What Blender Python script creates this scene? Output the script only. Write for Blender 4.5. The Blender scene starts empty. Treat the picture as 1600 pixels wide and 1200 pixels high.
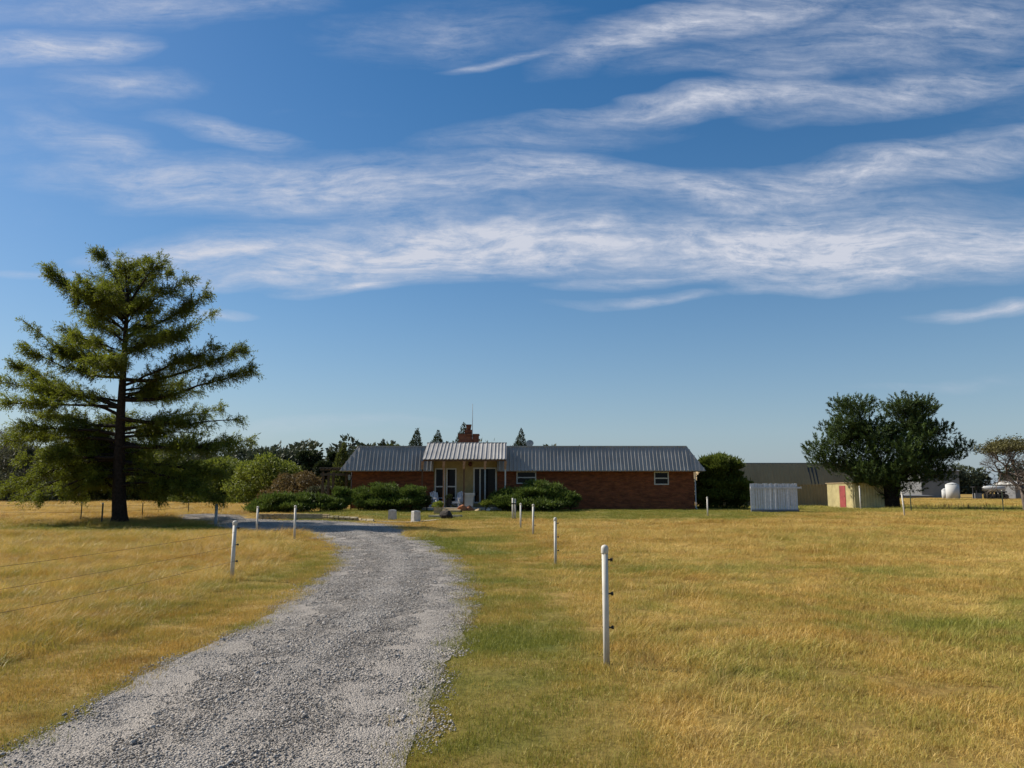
import bpy, math, random
import numpy as np
from mathutils import Vector
S = bpy.context.scene
COL = S.collection
R = np.random.default_rng(7)
random.seed(7)
rad = math.radians
# ------------------------------------------------------------------ camera
F = 1200.0; HOR = 765.0; CAMH = 1.65
PITCH = math.atan((HOR-600)/F)
cam = bpy.data.objects.new('camera', bpy.data.cameras.new('camera')); COL.objects.link(cam)
cam.location = (0, 0, CAMH); cam.rotation_euler = (rad(90)+PITCH, 0, 0)
cam.data.sensor_width = 36; cam.data.lens = 36*F/1600; cam.data.clip_end = 3000
S.camera = cam
# ------------------------------------------------------------------ sun + exposure
SUN_EL, SUN_A = rad(40), rad(20)        # elevation; how far the sun stands behind the house line, from the left
SUND = Vector((-math.cos(SUN_EL)*math.cos(SUN_A), math.cos(SUN_EL)*math.sin(SUN_A), math.sin(SUN_EL)))
sl = bpy.data.lights.new('sun', 'SUN'); sl.energy = 5.0; sl.angle = rad(.5); sl.color = (1, .93, .82)
so = bpy.data.objects.new('sun', sl); COL.objects.link(so); so.rotation_euler = SUND.to_track_quat('Z', 'Y').to_euler()
so.location = (-40, 20, 60)
S.view_settings.view_transform = 'Standard'; S.view_settings.look = 'None'
S.view_settings.exposure = 0.42; S.view_settings.gamma = 1; S.view_settings.use_curve_mapping = False
# ------------------------------------------------------------------ world
SKY_STRENGTH = .078
W = bpy.data.worlds.new('World'); S.world = W; W.use_nodes = True
def azel(px, py):
    d = Vector((0, math.cos(PITCH), math.sin(PITCH)))*F + Vector((1, 0, 0))*(px-800) + Vector((0, -math.sin(PITCH), math.cos(PITCH)))*(600-py)
    return 57.3*d.x/d.y, 57.3*d.z/d.y
class NT:
    def __init__(s, t): s.t = t; s.n = t.nodes; s.l = t.links
    def new(s, ty, **k):
        n = s.n.new(ty)
        for a, b in k.items(): setattr(n, a, b)
        return n
    def put(s, sock, v):
        if hasattr(v, 'links') or isinstance(v, bpy.types.NodeSocket): s.l.new(v, sock)
        else: sock.default_value = v
    def math(s, op, a, b=None, c=None, clamp=False):
        n = s.new('ShaderNodeMath', operation=op, use_clamp=clamp)
        s.put(n.inputs[0], a)
        if b is not None: s.put(n.inputs[1], b)
        if c is not None: s.put(n.inputs[2], c)
        return n.outputs[0]
    def vmath(s, op, a, b=None):
        n = s.new('ShaderNodeVectorMath', operation=op); s.put(n.inputs[0], a)
        if b is not None:
            if op == 'SCALE': s.put(n.inputs[3], b)
            else: s.put(n.inputs[1], b)
        return n.outputs[0]
    def noise(s, vec, scale, detail=4, rough=.55, out=0):
        n = s.new('ShaderNodeTexNoise'); n.inputs['Scale'].default_value = scale; n.inputs['Detail'].default_value = detail
        n.inputs['Roughness'].default_value = rough
        if vec is not None: s.l.new(vec, n.inputs['Vector'])
        return n.outputs[out]
    def mapr(s, v, a, b, c=0., d=1., smooth=False):
        n = s.new('ShaderNodeMapRange'); n.interpolation_type = 'SMOOTHSTEP' if smooth else 'LINEAR'
        s.put(n.inputs[0], v)
        for i, x in enumerate((a, b, c, d)): s.put(n.inputs[i+1], x)
        return n.outputs[0]
    def mix(s, f, a, b, blend='MIX'):
        n = s.new('ShaderNodeMix', data_type='RGBA', blend_type=blend)
        s.put(n.inputs[0], f)
        for k, v in ((6, a), (7, b)):
            if isinstance(v, tuple): n.inputs[k].default_value = (*v[:3], 1)
            else: s.l.new(v, n.inputs[k])
        return n.outputs[2]
w = NT(W.node_tree); w.n.clear()
tc = w.new('ShaderNodeTexCoord')
sx = w.new('ShaderNodeSeparateXYZ'); w.l.new(tc.outputs['Generated'], sx.inputs[0])
az = w.math('MULTIPLY', w.math('ARCTAN2', sx.outputs[0], sx.outputs[1]), 57.2958)
el = w.math('MULTIPLY', w.math('ARCSINE', sx.outputs[2]), 57.2958)
cb0 = w.new('ShaderNodeCombineXYZ'); w.put(cb0.inputs[0], az); w.put(cb0.inputs[1], el)
ysafe = w.math('MAXIMUM', sx.outputs[1], .12)
front = w.mapr(sx.outputs[1], .2, .5, 0, 1, smooth=True)
cb = w.new('ShaderNodeCombineXYZ'); w.put(cb.inputs[0], w.math('MULTIPLY', w.math('DIVIDE', sx.outputs[0], ysafe), 57.3)); w.put(cb.inputs[1], w.math('MULTIPLY', w.math('DIVIDE', sx.outputs[2], ysafe), 57.3))
ae = cb.outputs[0]
# domain warp
wn = w.new('ShaderNodeTexNoise'); wn.inputs['Scale'].default_value = .13; wn.inputs['Detail'].default_value = 3; wn.inputs['Roughness'].default_value = .5
mp = w.new('ShaderNodeMapping'); mp.inputs['Scale'].default_value = (.45, 1.3, 1); w.l.new(ae, mp.inputs[0]); w.l.new(mp.outputs[0], wn.inputs['Vector'])
off = w.vmath('SUBTRACT', wn.outputs['Color'], (.5, .5, .5))
ma = w.new('ShaderNodeVectorMath', operation='MULTIPLY_ADD'); w.l.new(off, ma.inputs[0]); ma.inputs[1].default_value = (13, 4.0, 0); w.l.new(ae, ma.inputs[2])
aw = ma.outputs[0]
STREAKS = [ # px, py, half length, half thickness, tilt up to the right, weight
 (95, 78, 170, 34, 3, 1.0), (185, 132, 170, 34, 2, .45), (250, 12, 330, 40, 2, .42), (700, 50, 260, 60, 4, .28),
 (560, 290, 560, 62, -1, .62), (330, 275, 330, 50, -2, .5), (620, 300, 330, 34, 2, .5), (860, 272, 230, 40, -3, .75), (1080, 300, 200, 45, -8, .6), (180, 240, 200, 50, -22, .42), (335, 200, 140, 28, -14, .55),
 (660, 388, 560, 66, 2, 1.05), (330, 388, 250, 30, 3, .85), (460, 425, 200, 26, 6, .9), (570, 444, 130, 16, 5, .8), (740, 375, 330, 60, 0, .8),
 (1230, 385, 620, 62, 0, 1.15), (1480, 385, 360, 66, 0, 1.0), (1350, 428, 260, 22, 5, .9), (1010, 432, 200, 16, 5, .6), (1000, 464, 170, 11, 5, .5), (1545, 482, 150, 15, 2, .7), (760, 95, 130, 11, 8, .6),
 (1380, 262, 380, 42, 10, .85), (1180, 300, 280, 45, -4, .5), (1290, 330, 420, 60, 0, .45), (1130, 162, 360, 26, 5, .85), (1430, 142, 320, 36, 9, .65), (1240, 128, 90, 34, 20, .4),
 (1080, 42, 320, 46, 14, .9), (1420, 40, 420, 70, 6, .5), (1300, 95, 420, 34, 3, .4), (1520, 20, 300, 60, 8, .25), (350, 484, 90, 9, 2, .5), (40, 418, 110, 10, 0, .5),
 (850, 215, 260, 40, 6, .3), (500, 668, 260, 16, 2, .22), (1500, 600, 260, 14, 2, .16)]
acc = None
for px, py, hl, ht, tilt, wt in STREAKS:
    a0, e0 = azel(px, py); ct_, st_ = math.cos(rad(tilt)), math.sin(rad(tilt)); a1, e1 = azel(px+10*ct_, py-10*st_); a2, e2 = azel(px+10*st_, py+10*ct_)
    rx_ = math.hypot(a1-a0, e1-e0)/10*hl; ry_ = math.hypot(a2-a0, e2-e0)/10*ht; tl_ = math.atan2(e1-e0, a1-a0)
    m = w.new('ShaderNodeMapping', vector_type='TEXTURE')
    m.inputs['Location'].default_value = (a0, e0, 0); m.inputs['Rotation'].default_value = (0, 0, tl_); m.inputs['Scale'].default_value = (rx_, ry_, 1)
    w.l.new(aw, m.inputs[0])
    g = w.new('ShaderNodeTexGradient', gradient_type='QUADRATIC_SPHERE' if False else 'SPHERICAL'); w.l.new(m.outputs[0], g.inputs[0])
    v = w.math('MULTIPLY', g.outputs['Fac'], wt)
    acc = v if acc is None else w.math('MAXIMUM', w.math('ADD', acc, w.math('MULTIPLY', v, .35)), v)
# streaky fibres
mp2 = w.new('ShaderNodeMapping'); mp2.inputs['Rotation'].default_value = (0, 0, rad(-7)); mp2.inputs['Scale'].default_value = (.17, 1.15, 1); w.l.new(aw, mp2.inputs[0])
f1 = w.noise(mp2.outputs[0], .85, 12, .68)
mp3 = w.new('ShaderNodeMapping'); mp3.inputs['Rotation'].default_value = (0, 0, rad(16)); mp3.inputs['Scale'].default_value = (.30, 1.1, 1); w.l.new(aw, mp3.inputs[0])
f2 = w.noise(mp3.outputs[0], 1.1, 12, .70)
fib = w.math('ADD', w.math('MULTIPLY', f1, .55), w.math('MULTIPLY', f2, .45))
fine_w = w.new('ShaderNodeVectorMath', operation='MULTIPLY_ADD'); w.l.new(w.noise(ae, .55, 8, .6, out=1), fine_w.inputs[0]); fine_w.inputs[1].default_value = (3.2, 1.6, 0); w.l.new(ae, fine_w.inputs[2])
mp4 = w.new('ShaderNodeMapping'); mp4.inputs['Scale'].default_value = (.5, 1.0, 1); mp4.inputs['Rotation'].default_value = (0, 0, rad(-12)); w.l.new(fine_w.outputs[0], mp4.inputs[0])
f3 = w.noise(mp4.outputs[0], .42, 12, .66)
fibm = w.math('MULTIPLY', w.mapr(fib, .33, .68, 0, 1.15), w.mapr(f3, .30, .66, .48, 1.18))
# beyond the frame the same thin cirrus goes on
big = w.noise(mp.outputs[0], .10, 3, .5)
base = w.math('MULTIPLY', w.mapr(big, .45, .75, 0, .55), w.mapr(w.math('ABSOLUTE', az), 30, 50, .10, 1))
acc = w.math('MULTIPLY', acc, front)
dens = w.math('ADD', acc, w.math('MULTIPLY', base, w.mapr(el, 10, 22, 0, 1)))
alpha = w.math('MULTIPLY', dens, w.math('ADD', w.math('MULTIPLY', fibm, 1.75), .16))
alpha = w.mapr(alpha, .03, 1.28, 0, 1, smooth=False)
alpha = w.math('MULTIPLY', w.math('POWER', alpha, 1.0), .95)
sky = w.new('ShaderNodeTexSky', sky_type='NISHITA'); sky.sun_disc = False; sky.sun_elevation = SUN_EL
sky.sun_rotation = math.atan2(SUND.x, SUND.y) % (2*math.pi)
sky.air_density = 1.0; sky.dust_density = .6; sky.ozone_density = 1.3; sky.altitude = 300
hs = w.new('ShaderNodeHueSaturation'); hs.inputs['Saturation'].default_value = 1.42; hs.inputs['Value'].default_value = 1.0
w.l.new(sky.outputs[0], hs.inputs['Color'])
cl = .51/SKY_STRENGTH; hz_ = .80/SKY_STRENGTH
low = w.math('MULTIPLY', w.math('POWER', 2.718, w.math('MULTIPLY', w.math('MAXIMUM', el, 0), -.10)), .82)
hazy = w.mix(low, hs.outputs[0], (.27*hz_, .36*hz_, .48*hz_))
colr = w.mix(alpha, hazy, (cl*.93, cl*.97, cl*1.10))
bg = w.new('ShaderNodeBackground'); bg.inputs[1].default_value = SKY_STRENGTH; w.l.new(colr, bg.inputs[0])
wo = w.new('ShaderNodeOutputWorld'); w.l.new(bg.outputs[0], wo.inputs[0])

# ------------------------------------------------------------------ numeric helpers
def _h(ix, iy, s):
    n = (ix.astype(np.int64)*374761393 + iy.astype(np.int64)*668265263 + s*982451653) & 0x7fffffff
    n = ((n ^ (n >> 13))*1274126177) & 0x7fffffff
    return ((n ^ (n >> 16)) & 0xffff)/65535.
def vn(x, y, s=0):
    x = np.asarray(x, float); y = np.asarray(y, float)
    ix = np.floor(x); iy = np.floor(y); fx = x-ix; fy = y-iy
    fx = fx*fx*(3-2*fx); fy = fy*fy*(3-2*fy)
    a = _h(ix, iy, s); b = _h(ix+1, iy, s); c = _h(ix, iy+1, s); d = _h(ix+1, iy+1, s)
    return (a*(1-fx)+b*fx)*(1-fy)+(c*(1-fx)+d*fx)*fy
def fbm(x, y, o=4, s=0):
    r = 0; a = .5; t = 0
    for i in range(o):
        r = r+a*vn(x*2**i+17.3*i, y*2**i-9.1*i, s+i); t += a; a *= .5
    return r/t
def ss(t): t = np.clip(t, 0, 1); return t*t*(3-2*t)
def rayd(px, py):
    return (Vector((0, math.cos(PITCH), math.sin(PITCH)))*F + Vector((1, 0, 0))*(px-800) + Vector((0, -math.sin(PITCH), math.cos(PITCH)))*(600-py)).normalized()
def P(px, py, Y):
    d = rayd(px, py); t = Y/d.y; return Vector((d.x*t, Y, CAMH+d.z*t))
def PX(px, Y): return P(px, HOR, Y).x
def PZ(py, Y): return P(800, py, Y).z
def H0(x, y):
    x = np.asarray(x, float); y = np.asarray(y, float)
    return .42*ss((y-30)/20.) + .05*(fbm(x/7, y/7, 2, 3)-.5)*ss((y-3)/6) - .04*ss((y-3)/6)*0
def Gf(px, py, f):
    d = rayd(px, py); lo, hi = .5, 400.
    for _ in range(44):
        m = (lo+hi)/2
        if CAMH+d.z*m > float(f(d.x*m, d.y*m)): lo = m
        else: hi = m
    return Vector((d.x*lo, d.y*lo, CAMH+d.z*lo))
WPX = [(402, 811), (450, 811.5), (504, 811.5), (560, 814), (590, 816)]
WALL = [Gf(a, b, H0) for a, b in WPX]
wxs = [p.x for p in WALL]; wys = [p.y for p in WALL]
def H(x, y):
    z = H0(x, y); yw = np.interp(x, wxs, wys)+.12
    m = ss((y-yw)/.35)*ss((x-wxs[0]+1.2)/1.2)*ss((wxs[-1]+.4-x)/2.2)
    return z+np.maximum(0, .42-z)*m
def G(px, py): return Gf(px, py, H)
def Hs(x, y): return float(H(x, y))
def inpoly(x, y, poly):
    x = np.asarray(x); ins = np.zeros(x.shape, bool); n = len(poly)
    for i in range(n):
        x0, y0 = poly[i]; x1, y1 = poly[(i+1) % n]
        if y0 == y1: continue
        c = ((y0 > y) != (y1 > y)) & (x < (x1-x0)*(y-y0)/(y1-y0)+x0)
        ins ^= c
    return ins
def crom(pts, n):
    pts = [np.array(p, float) for p in pts]; out = []
    q = [2*pts[0]-pts[1]]+pts+[2*pts[-1]-pts[-2]]
    for i in range(1, len(q)-2):
        for k in range(n):
            t = k/n; a, b, c, d = q[i-1:i+3]
            out.append(.5*((2*b)+(-a+c)*t+(2*a-5*b+4*c-d)*t*t+(-a+3*b-3*c+d)*t**3))
    out.append(pts[-1]); return np.array(out)
# ------------------------------------------------------------------ object helpers
ORG = {}
def tag(o, label=None, cat=None, group=None, kind=None):
    if label: o['label'] = label
    if cat: o['category'] = cat
    if group: o['group'] = group
    if kind: o['kind'] = kind
    return o
def thing(name, label, cat, loc=(0, 0, 0), rz=0, group=None):
    o = bpy.data.objects.new(name, None); COL.objects.link(o); o.location = loc; o.rotation_euler = (0, 0, rz)
    o.empty_display_size = .3; ORG[o.name] = Vector(loc); return tag(o, label, cat, group)
def link(name, me, mat, parent=None):
    o = bpy.data.objects.new(name, me); COL.objects.link(o)
    if mat and not me.materials:
        for m in (mat if isinstance(mat, (list, tuple)) else [mat]): me.materials.append(m)
    if parent: o.parent = parent; ORG[o.name] = ORG.get(parent.name, Vector((0, 0, 0)))
    return o
def npmesh(name, V, Fc, n, tint=None, smooth=False):
    V = np.ascontiguousarray(V, np.float32); Fc = np.ascontiguousarray(Fc, np.int32).reshape(-1)
    me = bpy.data.meshes.new(name); me.vertices.add(len(V)); me.vertices.foreach_set('co', V.ravel())
    nf = len(Fc)//n; me.loops.add(nf*n); me.loops.foreach_set('vertex_index', Fc)
    me.polygons.add(nf); me.polygons.foreach_set('loop_start', np.arange(0, nf*n, n, dtype=np.int32))
    if smooth: me.polygons.foreach_set('use_smooth', np.ones(nf, bool))
    me.update(calc_edges=True)
    if tint is not None:
        a = me.attributes.new('tint', 'FLOAT', 'FACE'); a.data.foreach_set('value', np.ascontiguousarray(tint, np.float32))
    return me
class MB:
    def __init__(s): s.v = []; s.f = []; s.sm = []
    def add(s, vs, fs, sm=False):
        k = len(s.v); s.v += [tuple(v) for v in vs]; s.f += [tuple(i+k for i in f) for f in fs]; s.sm += [sm]*len(fs); return s
    def box(s, x0, x1, y0, y1, z0, z1):
        v = [(x, y, z) for z in (z0, z1) for y in (y0, y1) for x in (x0, x1)]
        return s.add(v, [(0, 2, 3, 1), (4, 5, 7, 6), (0, 1, 5, 4), (2, 6, 7, 3), (0, 4, 6, 2), (1, 3, 7, 5)])
    def hexa(s, b, t):   # bottom 4, top 4 (ccw from above)
        return s.add(list(b)+list(t), [(3, 2, 1, 0), (4, 5, 6, 7), (0, 1, 5, 4), (1, 2, 6, 5), (2, 3, 7, 6), (3, 0, 4, 7)])
    def taper(s, cx, cy, z0, z1, a0, a1, b0=None, b1=None):
        b0 = b0 or a0; b1 = b1 or a1
        q = lambda a, b, z: [(cx-a, cy-b, z), (cx+a, cy-b, z), (cx+a, cy+b, z), (cx-a, cy+b, z)]
        return s.hexa(q(a0, b0, z0), q(a1, b1, z1))
    def beam(s, p, q, w, h):
        p = Vector(p); q = Vector(q); d = (q-p).normalized(); u = Vector((0, 0, 1)) if abs(d.z) < .9 else Vector((0, 1, 0))
        a = d.cross(u).normalized()*w/2; b = a.cross(d).normalized()*h/2
        return s.hexa([p-a-b, p+a-b, q+a-b, q-a-b], [p-a+b, p+a+b, q+a+b, q-a+b])
    def tube(s, pts, rs, n=8, cap=True, sm=True):
        pts = [Vector(p) for p in pts]; k = len(s.v); V = []; Fa = []
        if not isinstance(rs, (list, tuple)): rs = [rs]*len(pts)
        for i, p in enumerate(pts):
            d = (pts[min(i+1, len(pts)-1)]-pts[max(i-1, 0)])
            if d.length < 1e-6: d = Vector((0, 0, 1))
            d.normalize(); u = Vector((1, 0, 0)) if abs(d.x) < .8 else Vector((0, 1, 0))
            a = d.cross(u).normalized(); b = d.cross(a)
            for j in range(n):
                t = 2*math.pi*j/n; V.append(p+(a*math.cos(t)+b*math.sin(t))*rs[i])
        for i in range(len(pts)-1):
            for j in range(n): Fa.append((i*n+j, i*n+(j+1) % n, (i+1)*n+(j+1) % n, (i+1)*n+j))
        s.add(V, Fa, sm)
        if cap: s.f += [tuple(k+j for j in range(n))[::-1], tuple(k+(len(pts)-1)*n+j for j in range(n))]; s.sm += [False, False]
        return s
    def rock(s, c, r, seed, flat=1.0, n=2):
        rr = random.Random(seed); import bmesh
        bm = bmesh.new(); bmesh.ops.create_icosphere(bm, subdivisions=n, radius=1)
        ks = [(Vector((rr.uniform(-1, 1), rr.uniform(-1, 1), rr.uniform(-1, 1))).normalized(), rr.uniform(.55, .9)) for _ in range(9)]
        V = []
        for v in bm.verts:
            p = v.co.copy()
            for kd, kk in ks:
                e = p.dot(kd)
                if e > kk: p -= kd*(e-kk)
            p *= 1+rr.uniform(-.03, .03)
            V.append((c[0]+p.x*r[0], c[1]+p.y*r[1], c[2]+p.z*r[2]*flat))
        s.add(V, [tuple(v.index for v in f.verts) for f in bm.faces]); bm.free(); return s
    def mesh(s, name, org=(0, 0, 0)):
        me = bpy.data.meshes.new(name); o = Vector(org)
        me.from_pydata([(v[0]-o.x, v[1]-o.y, v[2]-o.z) for v in s.v], [], s.f)
        me.polygons.foreach_set('use_smooth', s.sm); me.update(); return me
    def build(s, name, mat, parent=None, label=None):
        o = link(name, s.mesh(name, ORG.get(parent.name, Vector()) if parent else (0, 0, 0)), mat, parent)
        if label: o['label'] = label
        return o
def copy_tree(o, parent=None):
    c = o.copy(); COL.objects.link(c)
    if parent: c.parent = parent
    for ch in list(o.children): copy_tree(ch, c)
    return c
# ------------------------------------------------------------------ materials
def mat(name, rough=.8, spec=.3):
    m = bpy.data.materials.new(name); m.use_nodes = True; t = NT(m.node_tree); b = t.n['Principled BSDF']
    b.inputs['Roughness'].default_value = rough; b.inputs['Specular IOR Level'].default_value = spec
    return m, t, b
def plain(name, col, rough=.7, spec=.3, metal=0, var=.12, scale=3, bump=0, bscale=40):
    m, t, b = mat(name, rough, spec); b.inputs['Metallic'].default_value = metal
    g = t.new('ShaderNodeNewGeometry').outputs['Position']
    f = t.noise(g, scale, 6, .6)
    dark = tuple(c*(1-2*var) for c in col); lite = tuple(min(1, c*(1+1.2*var)) for c in col)
    t.l.new(t.mix(t.mapr(f, .3, .7), dark, lite), b.inputs['Base Color'])
    if bump:
        bp = t.new('ShaderNodeBump'); bp.inputs['Strength'].default_value = bump; bp.inputs['Distance'].default_value = .02
        t.l.new(t.noise(g, bscale, 5, .6), bp.inputs['Height']); t.l.new(bp.outputs[0], b.inputs['Normal'])
    return m
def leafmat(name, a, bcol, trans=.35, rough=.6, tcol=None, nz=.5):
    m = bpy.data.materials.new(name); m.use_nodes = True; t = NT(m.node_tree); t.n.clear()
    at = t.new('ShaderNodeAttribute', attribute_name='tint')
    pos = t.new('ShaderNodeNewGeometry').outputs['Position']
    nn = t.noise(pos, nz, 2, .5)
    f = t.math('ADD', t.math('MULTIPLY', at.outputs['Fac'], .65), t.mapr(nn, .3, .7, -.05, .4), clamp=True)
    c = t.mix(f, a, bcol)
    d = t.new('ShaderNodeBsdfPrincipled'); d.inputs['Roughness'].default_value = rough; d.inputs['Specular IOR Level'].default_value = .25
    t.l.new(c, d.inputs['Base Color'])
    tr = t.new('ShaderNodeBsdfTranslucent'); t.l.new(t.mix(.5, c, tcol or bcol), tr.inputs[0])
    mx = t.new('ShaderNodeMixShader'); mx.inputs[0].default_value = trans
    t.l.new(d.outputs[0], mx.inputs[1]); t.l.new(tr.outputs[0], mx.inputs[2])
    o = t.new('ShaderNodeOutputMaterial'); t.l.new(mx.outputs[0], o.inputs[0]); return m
M = {}
# grass blades: colour set by the clump's own dryness and the blade's tint
def grassmat(name):
    m = bpy.data.materials.new(name); m.use_nodes = True; t = NT(m.node_tree); t.n.clear()
    g = t.new('ShaderNodeAttribute', attribute_name='green', attribute_type='INSTANCER').outputs['Fac']
    ti = t.new('ShaderNodeAttribute', attribute_name='tint').outputs['Fac']
    pos = t.new('ShaderNodeNewGeometry').outputs['Position']
    n1 = t.noise(pos, 1.3, 4, .6)
    f = t.mapr(t.math('ADD', t.math('ADD', g, t.math('MULTIPLY', ti, .55)), t.mapr(n1, .3, .7, -.3, .3)), .35, 1.02, 0, 1)
    gold = t.mix(t.mapr(t.noise(pos, 37, 2, .5), .3, .7), (.52, .34, .06), (.80, .60, .22))
    gold = t.mix(t.mapr(t.noise(pos, .35, 3, .5), .35, .7), gold, (.47, .28, .055))
    gold = t.mix(t.mapr(t.noise(pos, 1.9, 6, .7), .50, .68, 0, .8), gold, (.24, .145, .055))
    grn = t.mix(ti, (.13, .155, .022), (.34, .32, .05))
    c = t.mix(f, gold, grn)
    d = t.new('ShaderNodeBsdfPrincipled'); d.inputs['Roughness'].default_value = .55; d.inputs['Specular IOR Level'].default_value = .3
    t.l.new(c, d.inputs['Base Color'])
    tr = t.new('ShaderNodeBsdfTranslucent'); t.l.new(c, tr.inputs[0])
    mx = t.new('ShaderNodeMixShader'); mx.inputs[0].default_value = .3
    t.l.new(d.outputs[0], mx.inputs[1]); t.l.new(tr.outputs[0], mx.inputs[2])
    o = t.new('ShaderNodeOutputMaterial'); t.l.new(mx.outputs[0], o.inputs[0]); return m
M['grass'] = grassmat('grass_blades')
# ground
m, t, b = mat('ground_turf', .95, .1); M['ground'] = m
g = t.new('ShaderNodeAttribute', attribute_name='green').outputs['Fac']
pos = t.new('ShaderNodeNewGeometry').outputs['Position']
mpx = t.new('ShaderNodeMapping'); mpx.inputs['Scale'].default_value = (.35, 1, 1); t.l.new(pos, mpx.inputs[0])
n1 = t.noise(mpx.outputs[0], .45, 7, .65); n2 = t.noise(pos, 9, 6, .7)
f = t.mapr(t.math('ADD', g, t.mapr(n1, .3, .7, -.3, .3)), .15, .95)
gold = t.mix(t.mapr(n2, .3, .7), (.19, .115, .03), (.42, .28, .085))
grn = t.mix(t.mapr(n2, .3, .7), (.055, .07, .012), (.15, .16, .03))
t.l.new(t.mix(f, gold, grn), b.inputs['Base Color'])
bp = t.new('ShaderNodeBump'); bp.inputs['Strength'].default_value = .7; bp.inputs['Distance'].default_value = .05; t.l.new(t.noise(pos, 14, 8, .75), bp.inputs['Height']); t.l.new(bp.outputs[0], b.inputs['Normal'])
# gravel bed
m, t, b = mat('gravel_bed', .95, .15); M['bed'] = m
pos = t.new('ShaderNodeNewGeometry').outputs['Position']
vo = t.new('ShaderNodeTexVoronoi'); vo.inputs['Scale'].default_value = 75; t.l.new(pos, vo.inputs['Vector'])
vg = t.new('ShaderNodeSeparateColor'); t.l.new(vo.outputs['Color'], vg.inputs[0])
c = t.mix(vg.outputs[0], (.155, .14, .124), (.40, .36, .315))
c = t.mix(t.mapr(t.noise(pos, .9, 5, .6), .45, .72), c, (.33, .30, .265))
c = t.mix(t.math('MULTIPLY', t.new('ShaderNodeAttribute', attribute_name='track').outputs['Fac'], t.mapr(t.noise(pos, 2.2, 7, .7), .35, .65, .0, .6)), c, (.45, .40, .34))
t.l.new(c, b.inputs['Base Color'])
bp = t.new('ShaderNodeBump'); bp.inputs['Strength'].default_value = .8; bp.inputs['Distance'].default_value = .02; bp.invert = True
t.l.new(vo.outputs['Distance'], bp.inputs['Height']); t.l.new(bp.outputs[0], b.inputs['Normal'])
m, t, b = mat('gravel_stone', .85, .2); M['stone'] = m
ti = t.new('ShaderNodeAttribute', attribute_name='tint').outputs['Fac']; pos = t.new('ShaderNodeNewGeometry').outputs['Position']
c = t.mix(ti, (.13, .118, .102), (.50, .45, .39)); c = t.mix(t.mapr(t.noise(pos, .8, 4, .6), .4, .7, 0, .45), c, (.40, .37, .33))
t.l.new(c, b.inputs['Base Color'])
# brick
def brickmat(name, c1, c2, mort, sc=1.0):
    m, t, b = mat(name, .9, .2)
    pos = t.new('ShaderNodeNewGeometry').outputs['Position']
    sp = t.new('ShaderNodeSeparateXYZ'); t.l.new(pos, sp.inputs[0])
    cb = t.new('ShaderNodeCombineXYZ'); t.l.new(t.math('ADD', sp.outputs[0], sp.outputs[1]), cb.inputs[0]); t.l.new(sp.outputs[2], cb.inputs[1])
    br = t.new('ShaderNodeTexBrick'); br.inputs['Scale'].default_value = 1; br.inputs['Brick Width'].default_value = .23; br.inputs['Row Height'].default_value = .078
    br.inputs['Mortar Size'].default_value = .007; br.inputs['Mortar Smooth'].default_value = .3; br.inputs['Bias'].default_value = -.1
    br.inputs['Color1'].default_value = (*c1, 1); br.inputs['Color2'].default_value = (*c2, 1); br.inputs['Mortar'].default_value = (*mort, 1)
    t.l.new(cb.outputs[0], br.inputs['Vector'])
    mpp = t.new('ShaderNodeMapping'); mpp.inputs['Scale'].default_value = (1, 3, 1); t.l.new(cb.outputs[0], mpp.inputs[0])
    nn = t.noise(mpp.outputs[0], 1.6, 6, .65)
    c = t.mix(t.mapr(nn, .4, .62, 0, .85), br.outputs['Color'], (.10, .034, .016))
    c = t.mix(t.mapr(t.noise(mpp.outputs[0], 3.1, 5, .7), .52, .7, 0, .75), c, (.34, .135, .045))
    t.l.new(c, b.inputs['Base Color'])
    bp = t.new('ShaderNodeBump'); bp.inputs['Strength'].default_value = .6; bp.inputs['Distance'].default_value = .008; bp.invert = True
    t.l.new(br.outputs['Fac'], bp.inputs['Height']); t.l.new(bp.outputs[0], b.inputs['Normal']); return m
M['brick'] = brickmat('red_brick', (.28, .080, .028), (.19, .052, .021), (.13, .095, .065))
M['brick2'] = brickmat('chimney_brick', (.20, .07, .035), (.13, .045, .03), (.13, .10, .08))
# galvanised roofing
m, t, b = mat('galvanised_steel', .55, .4); M['galv'] = m
b.inputs['Metallic'].default_value = .15
pos = t.new('ShaderNodeNewGeometry').outputs['Position']
c = t.mix(t.mapr(t.noise(pos, .9, 5, .6), .3, .7), (.27, .26, .24), (.40, .38, .35))
c = t.mix(t.mapr(t.noise(pos, 14, 4, .6), .5, .75, 0, .4), c, (.20, .20, .20)); t.l.new(c, b.inputs['Base Color'])
M['olive'] = plain('olive_ribbed_steel', (.36, .27, .15), .7, .3, .0, .10, .6)
M['olived'] = plain('olive_skylight_strip', (.06, .06, .06), .5, .4)
M['yellowsteel'] = plain('cream_ribbed_steel', (.56, .48, .25), .6, .3, 0, .12, 2)
M['reddoor'] = plain('faded_red_paint', (.27, .055, .05), .7)
M['siding'] = plain('tan_siding', (.36, .27, .12), .8, .2, 0, .1, 4)
M['wood'] = plain('brown_stained_wood', (.13, .07, .04), .8, .2, 0, .2, 6, .2)
M['beam'] = plain('weathered_orange_wood', (.42, .24, .14), .8, .2, 0, .2, 8, .2)
M['whitewood'] = plain('white_painted_trim', (.54, .52, .47), .55, .35, 0, .06, 5)
M['pvc'] = plain('white_pvc', (.60, .57, .50), .6, .25, 0, .07, 9)
nd = M['pvc'].node_tree; tt_ = NT(nd); bs = nd.nodes['Principled BSDF']; old = bs.inputs['Base Color'].links[0].from_socket
oc = tt_.new('ShaderNodeTexCoord').outputs['Object']; so_ = tt_.new('ShaderNodeSeparateXYZ'); nd.links.new(oc, so_.inputs[0])
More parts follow.
